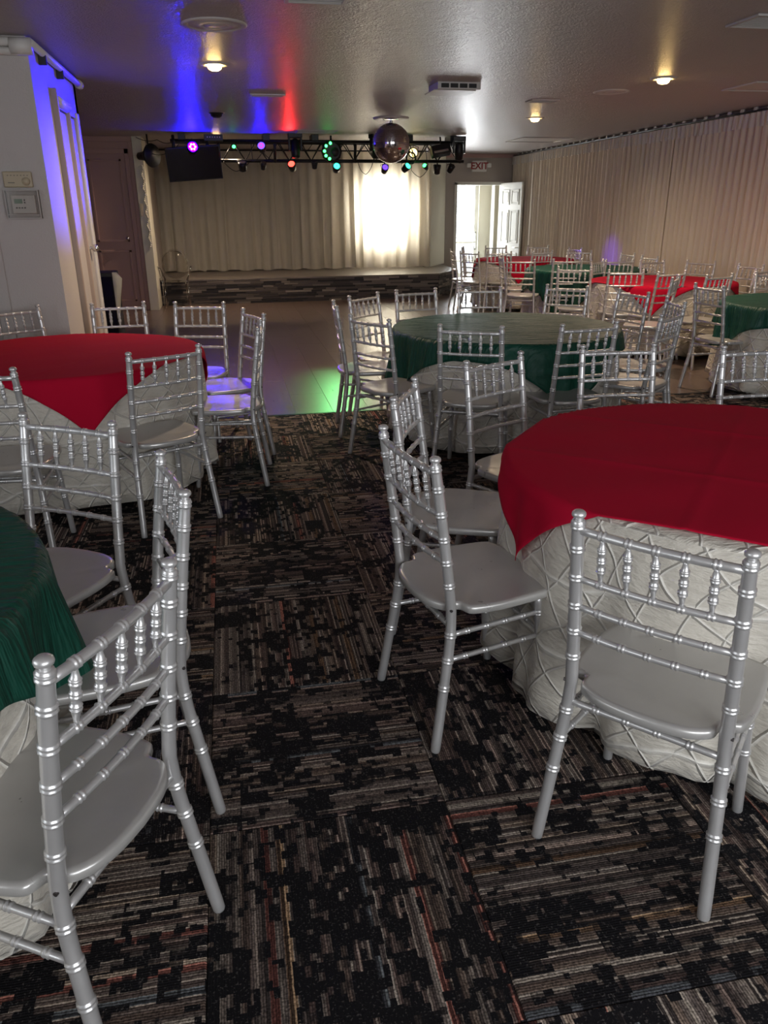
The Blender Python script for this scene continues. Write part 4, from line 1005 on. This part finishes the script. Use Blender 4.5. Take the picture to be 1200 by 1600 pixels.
# coloured beams from the truss lamps
spot('beam_blue_closet', (2.42, TY-.3, 2.05), (-1.12, 6.65, 1.92), 3000, (.0, .0, 1.0), 13.5, .9)
spot('beam_blue_sheers', (3.0, TY-.3, 2.05), (5.8, 11.6, .70), 170, (.16, .03, 1.0), 15, 1.0)
spot('beam_green_floor', (1.6, TY-.4, 2.1), (.62, 6.1, 0), 75, (.25, 1.0, .32), 13, 1.0)
spot('beam_blue_chairs', (.6, TY-.4, 2.2), (.85, 4.85, .4), 110, (.12, .0, 1.0), 4.5, .5)
spot('beam_blue_left_chairs', (.5, TY-.4, 2.2), (-.10, 4.75, .4), 110, (.12, .0, 1.0), 4.0, .5)
spot('beam_green_chair', (1.6, TY-.35, 2.2), (.02, 4.95, .44), 60, (.1, 1.0, .1), 1.0, .2, .01)
spot('beam_red_ceiling', (1.0, TY-.35, 2.30), (.8, 11.2, 2.47), 9, (1.0, .02, .02), 50, 1.0)

# ------------------------------------------------------------------ exit sign
t = thing('exit_sign', 'white exit sign with red letters above the open door', 'sign', (5.09, YB-.06, 2.24))
part('case', box(-.15, .15, -.03, .03, -.10, .10, .006), M['exit_white'], t)
for s_ in (-1, 1): part('emergency_lamp', box(s_*.21-.04, s_*.21+.04, -.03, .03, -.02, .06, .012), M['exit_white'], t)
part('mount', box(-.24, .24, .02, .06, .0, .04), M['exit_white'], t)
cu = bpy.data.curves.new('exit_text', 'FONT'); cu.body = 'EXIT'; cu.size = .175; cu.align_x = 'CENTER'; cu.align_y = 'CENTER'; cu.extrude = .002; cu.offset = .004
to = bpy.data.objects.new('exit_text', cu); COL.objects.link(to); bpy.context.view_layer.update()
me = bpy.data.meshes.new_from_object(to.evaluated_get(bpy.context.evaluated_depsgraph_get())); bpy.data.objects.remove(to)
me.materials.clear(); me.materials.append(M['exit_red'])
link('exit_letters', me, None, t, (0, -.033, 0), (pi/2, 0, 0))['label'] = 'red letters reading EXIT'

# thermostats on the closet front
t = thing('thermostat', 'beige thermostat on the white closet wall, above the clear guard box', 'thermostat', (-1.295, CY0, 1.655))
part('case', box(-.088, .088, -.035, 0, -.048, .048, .008), M['thermo_beige'], t)
bm = bmesh.new(); add_tube(bm, [(.05, -.034, -.012), (.05, -.044, -.012)], [.026, .024], 20); part('dial', bm, M['thermo_beige'], t, True)
part('lever', box(-.06, -.02, -.038, -.034, -.022, -.018), M['grey_text'], t)
part('scale_marks', boxes([(-.06+.02*k, -.052+.02*k, -.0365, -.034, .022, .026) for k in range(7)]), M['grey_text'], t)
t = thing('thermostat_guard', 'clear plastic guard box over a pale digital thermostat on the closet wall', 'thermostat', (-1.283, CY0, 1.505))
part('thermostat_body', box(-.075, .075, -.03, 0, -.058, .058, .006), M['thermo_white'], t)
part('display', box(-.055, -.005, -.0325, -.029, .005, .032), M['thermo_lcd'], t, label='grey green digital display')
part('buttons', boxes([(-.05+.017*k, -.04+.017*k, -.033, -.029, -.025, -.018) for k in range(4)]+[(.005, .013, -.033, -.029, .022, .03), (.005, .013, -.033, -.029, .006, .014)]), M['grey_text'], t)
for nm, b_ in (('guard_edge', [(-.105, .105, -.06, -.054, .082, .088), (-.105, .105, -.06, -.054, -.088, -.082), (-.105, -.099, -.06, -.054, -.082, .082), (.099, .105, -.06, -.054, -.082, .082),
              (-.108, .108, -.006, 0, .086, .092), (-.108, .108, -.006, 0, -.092, -.086), (-.108, -.102, -.006, 0, -.086, .086), (.102, .108, -.006, 0, -.086, .086), (-.105, .105, -.06, -.054, -.066, -.062)]),):
    part(nm, boxes(b_, .001), M['acrylic'] if False else M['vent'], t)
part('guard_shell', boxes([(-.099, .099, -.058, -.056, -.082, .082), (-.104, .104, -.056, -.004, .084, .087), (-.104, .104, -.056, -.004, -.087, -.084), (-.104, -.101, -.056, -.004, -.084, .084), (.101, .104, -.056, -.004, -.084, .084)]), M['acrylic'], t, label='clear plastic shell')

# clear ghost armchair by the stage
t = thing('clear_armchair', 'transparent round-backed armchair standing at the left end of the stage front', 'chair', (-.83, 13.22, 0), 0)
part('seat', box(-.20, .20, -.20, .20, .40, .425, .01), M['acrylic'], t)
for sx in (-1, 1):
    for sy in (-1, 1):
        bm = bmesh.new(); add_tube(bm, [(sx*.185, sy*.19, 0), (sx*.175, sy*.175, .40)], [.014, .02], 10); part('leg', bm, M['acrylic'], t, True)
    bm = bmesh.new(); add_tube(bm, [(sx*.17, .17, .42), (sx*.24, .14, .60), (sx*.26, -.02, .63), (sx*.24, -.12, .60), (sx*.19, -.17, .42)], .014, 8); part('arm', bm, M['acrylic'], t, True)
bm = bmesh.new(); pts = [(.205*sin(a*pi/12), .19, .66+.215*cos(a*pi/12)) for a in range(25)]; add_tube(bm, pts, .012, 8, False); fr_ = part('back_frame', bm, M['acrylic'], t, True)
bm = bmesh.new(); add_lathe(bm, [(0, -.004), (.20, -.004), (.20, .004), (0, .004)], 36); part('back_panel', bm, M['acrylic'], fr_, True, loc=(0, .19, .66), rot=(pi/2, 0, 0))

# grey cabinet panel on the stage right
t = thing('stage_cabinet', 'low dark grey ribbed cabinet at the right end of the stage', 'cabinet', (4.0, 15.75, SZ), RAD(61))
part('body', box(-.40, .36, .01, .07, 0, .30, .004), M['grey_text'], t)
for k in range(14): part('rib', box(-.38+k*.052, -.355+k*.052, .068, .080, .02, .24, .002, 1), M['grey_text'], t)
part('top_rail', box(-.41, .37, 0, .09, .28, .31, .004), M['vent_dark'], t)
# black floor speaker draped in cream cloth behind the closet
t = thing('black_cabinet', 'tall black cabinet standing behind the violet-lit closet wall', 'cabinet', (-1.215, 9.3, 0), 0)
part('body', box(-.34, .0, -.2, .2, 0, .84, .01), M['black_plastic'], t)
part('front_grille', box(-.32, -.02, -.212, -.198, .05, .80, .004), M['screen'], t)
bm = fix(bmesh.new()); g = [(0, .842), (.03, .842), (.085, .78), (.075, .70), (.045, .58), (.02, .42), (.0, .36)]
vs = [bm.verts.new((a-.0, -.21+.03*sin(k*1.7), z)) for k, (a, z) in enumerate(g)]; vi = [bm.verts.new((-.012, -.222, z)) for a, z in g]
for k in range(len(g)-1): bm.faces.new((vi[k], vs[k], vs[k+1], vi[k+1]))
o = link('cream_cloth', mesh_from_bm(bm, 'cream_cloth', True), M['cream'], None, (-1.215, 9.3, 0)); md = o.modifiers.new('t', 'SOLIDIFY'); md.thickness = .004
tag(o, 'cream cloth hanging down the side of the tall black cabinet', 'cloth')
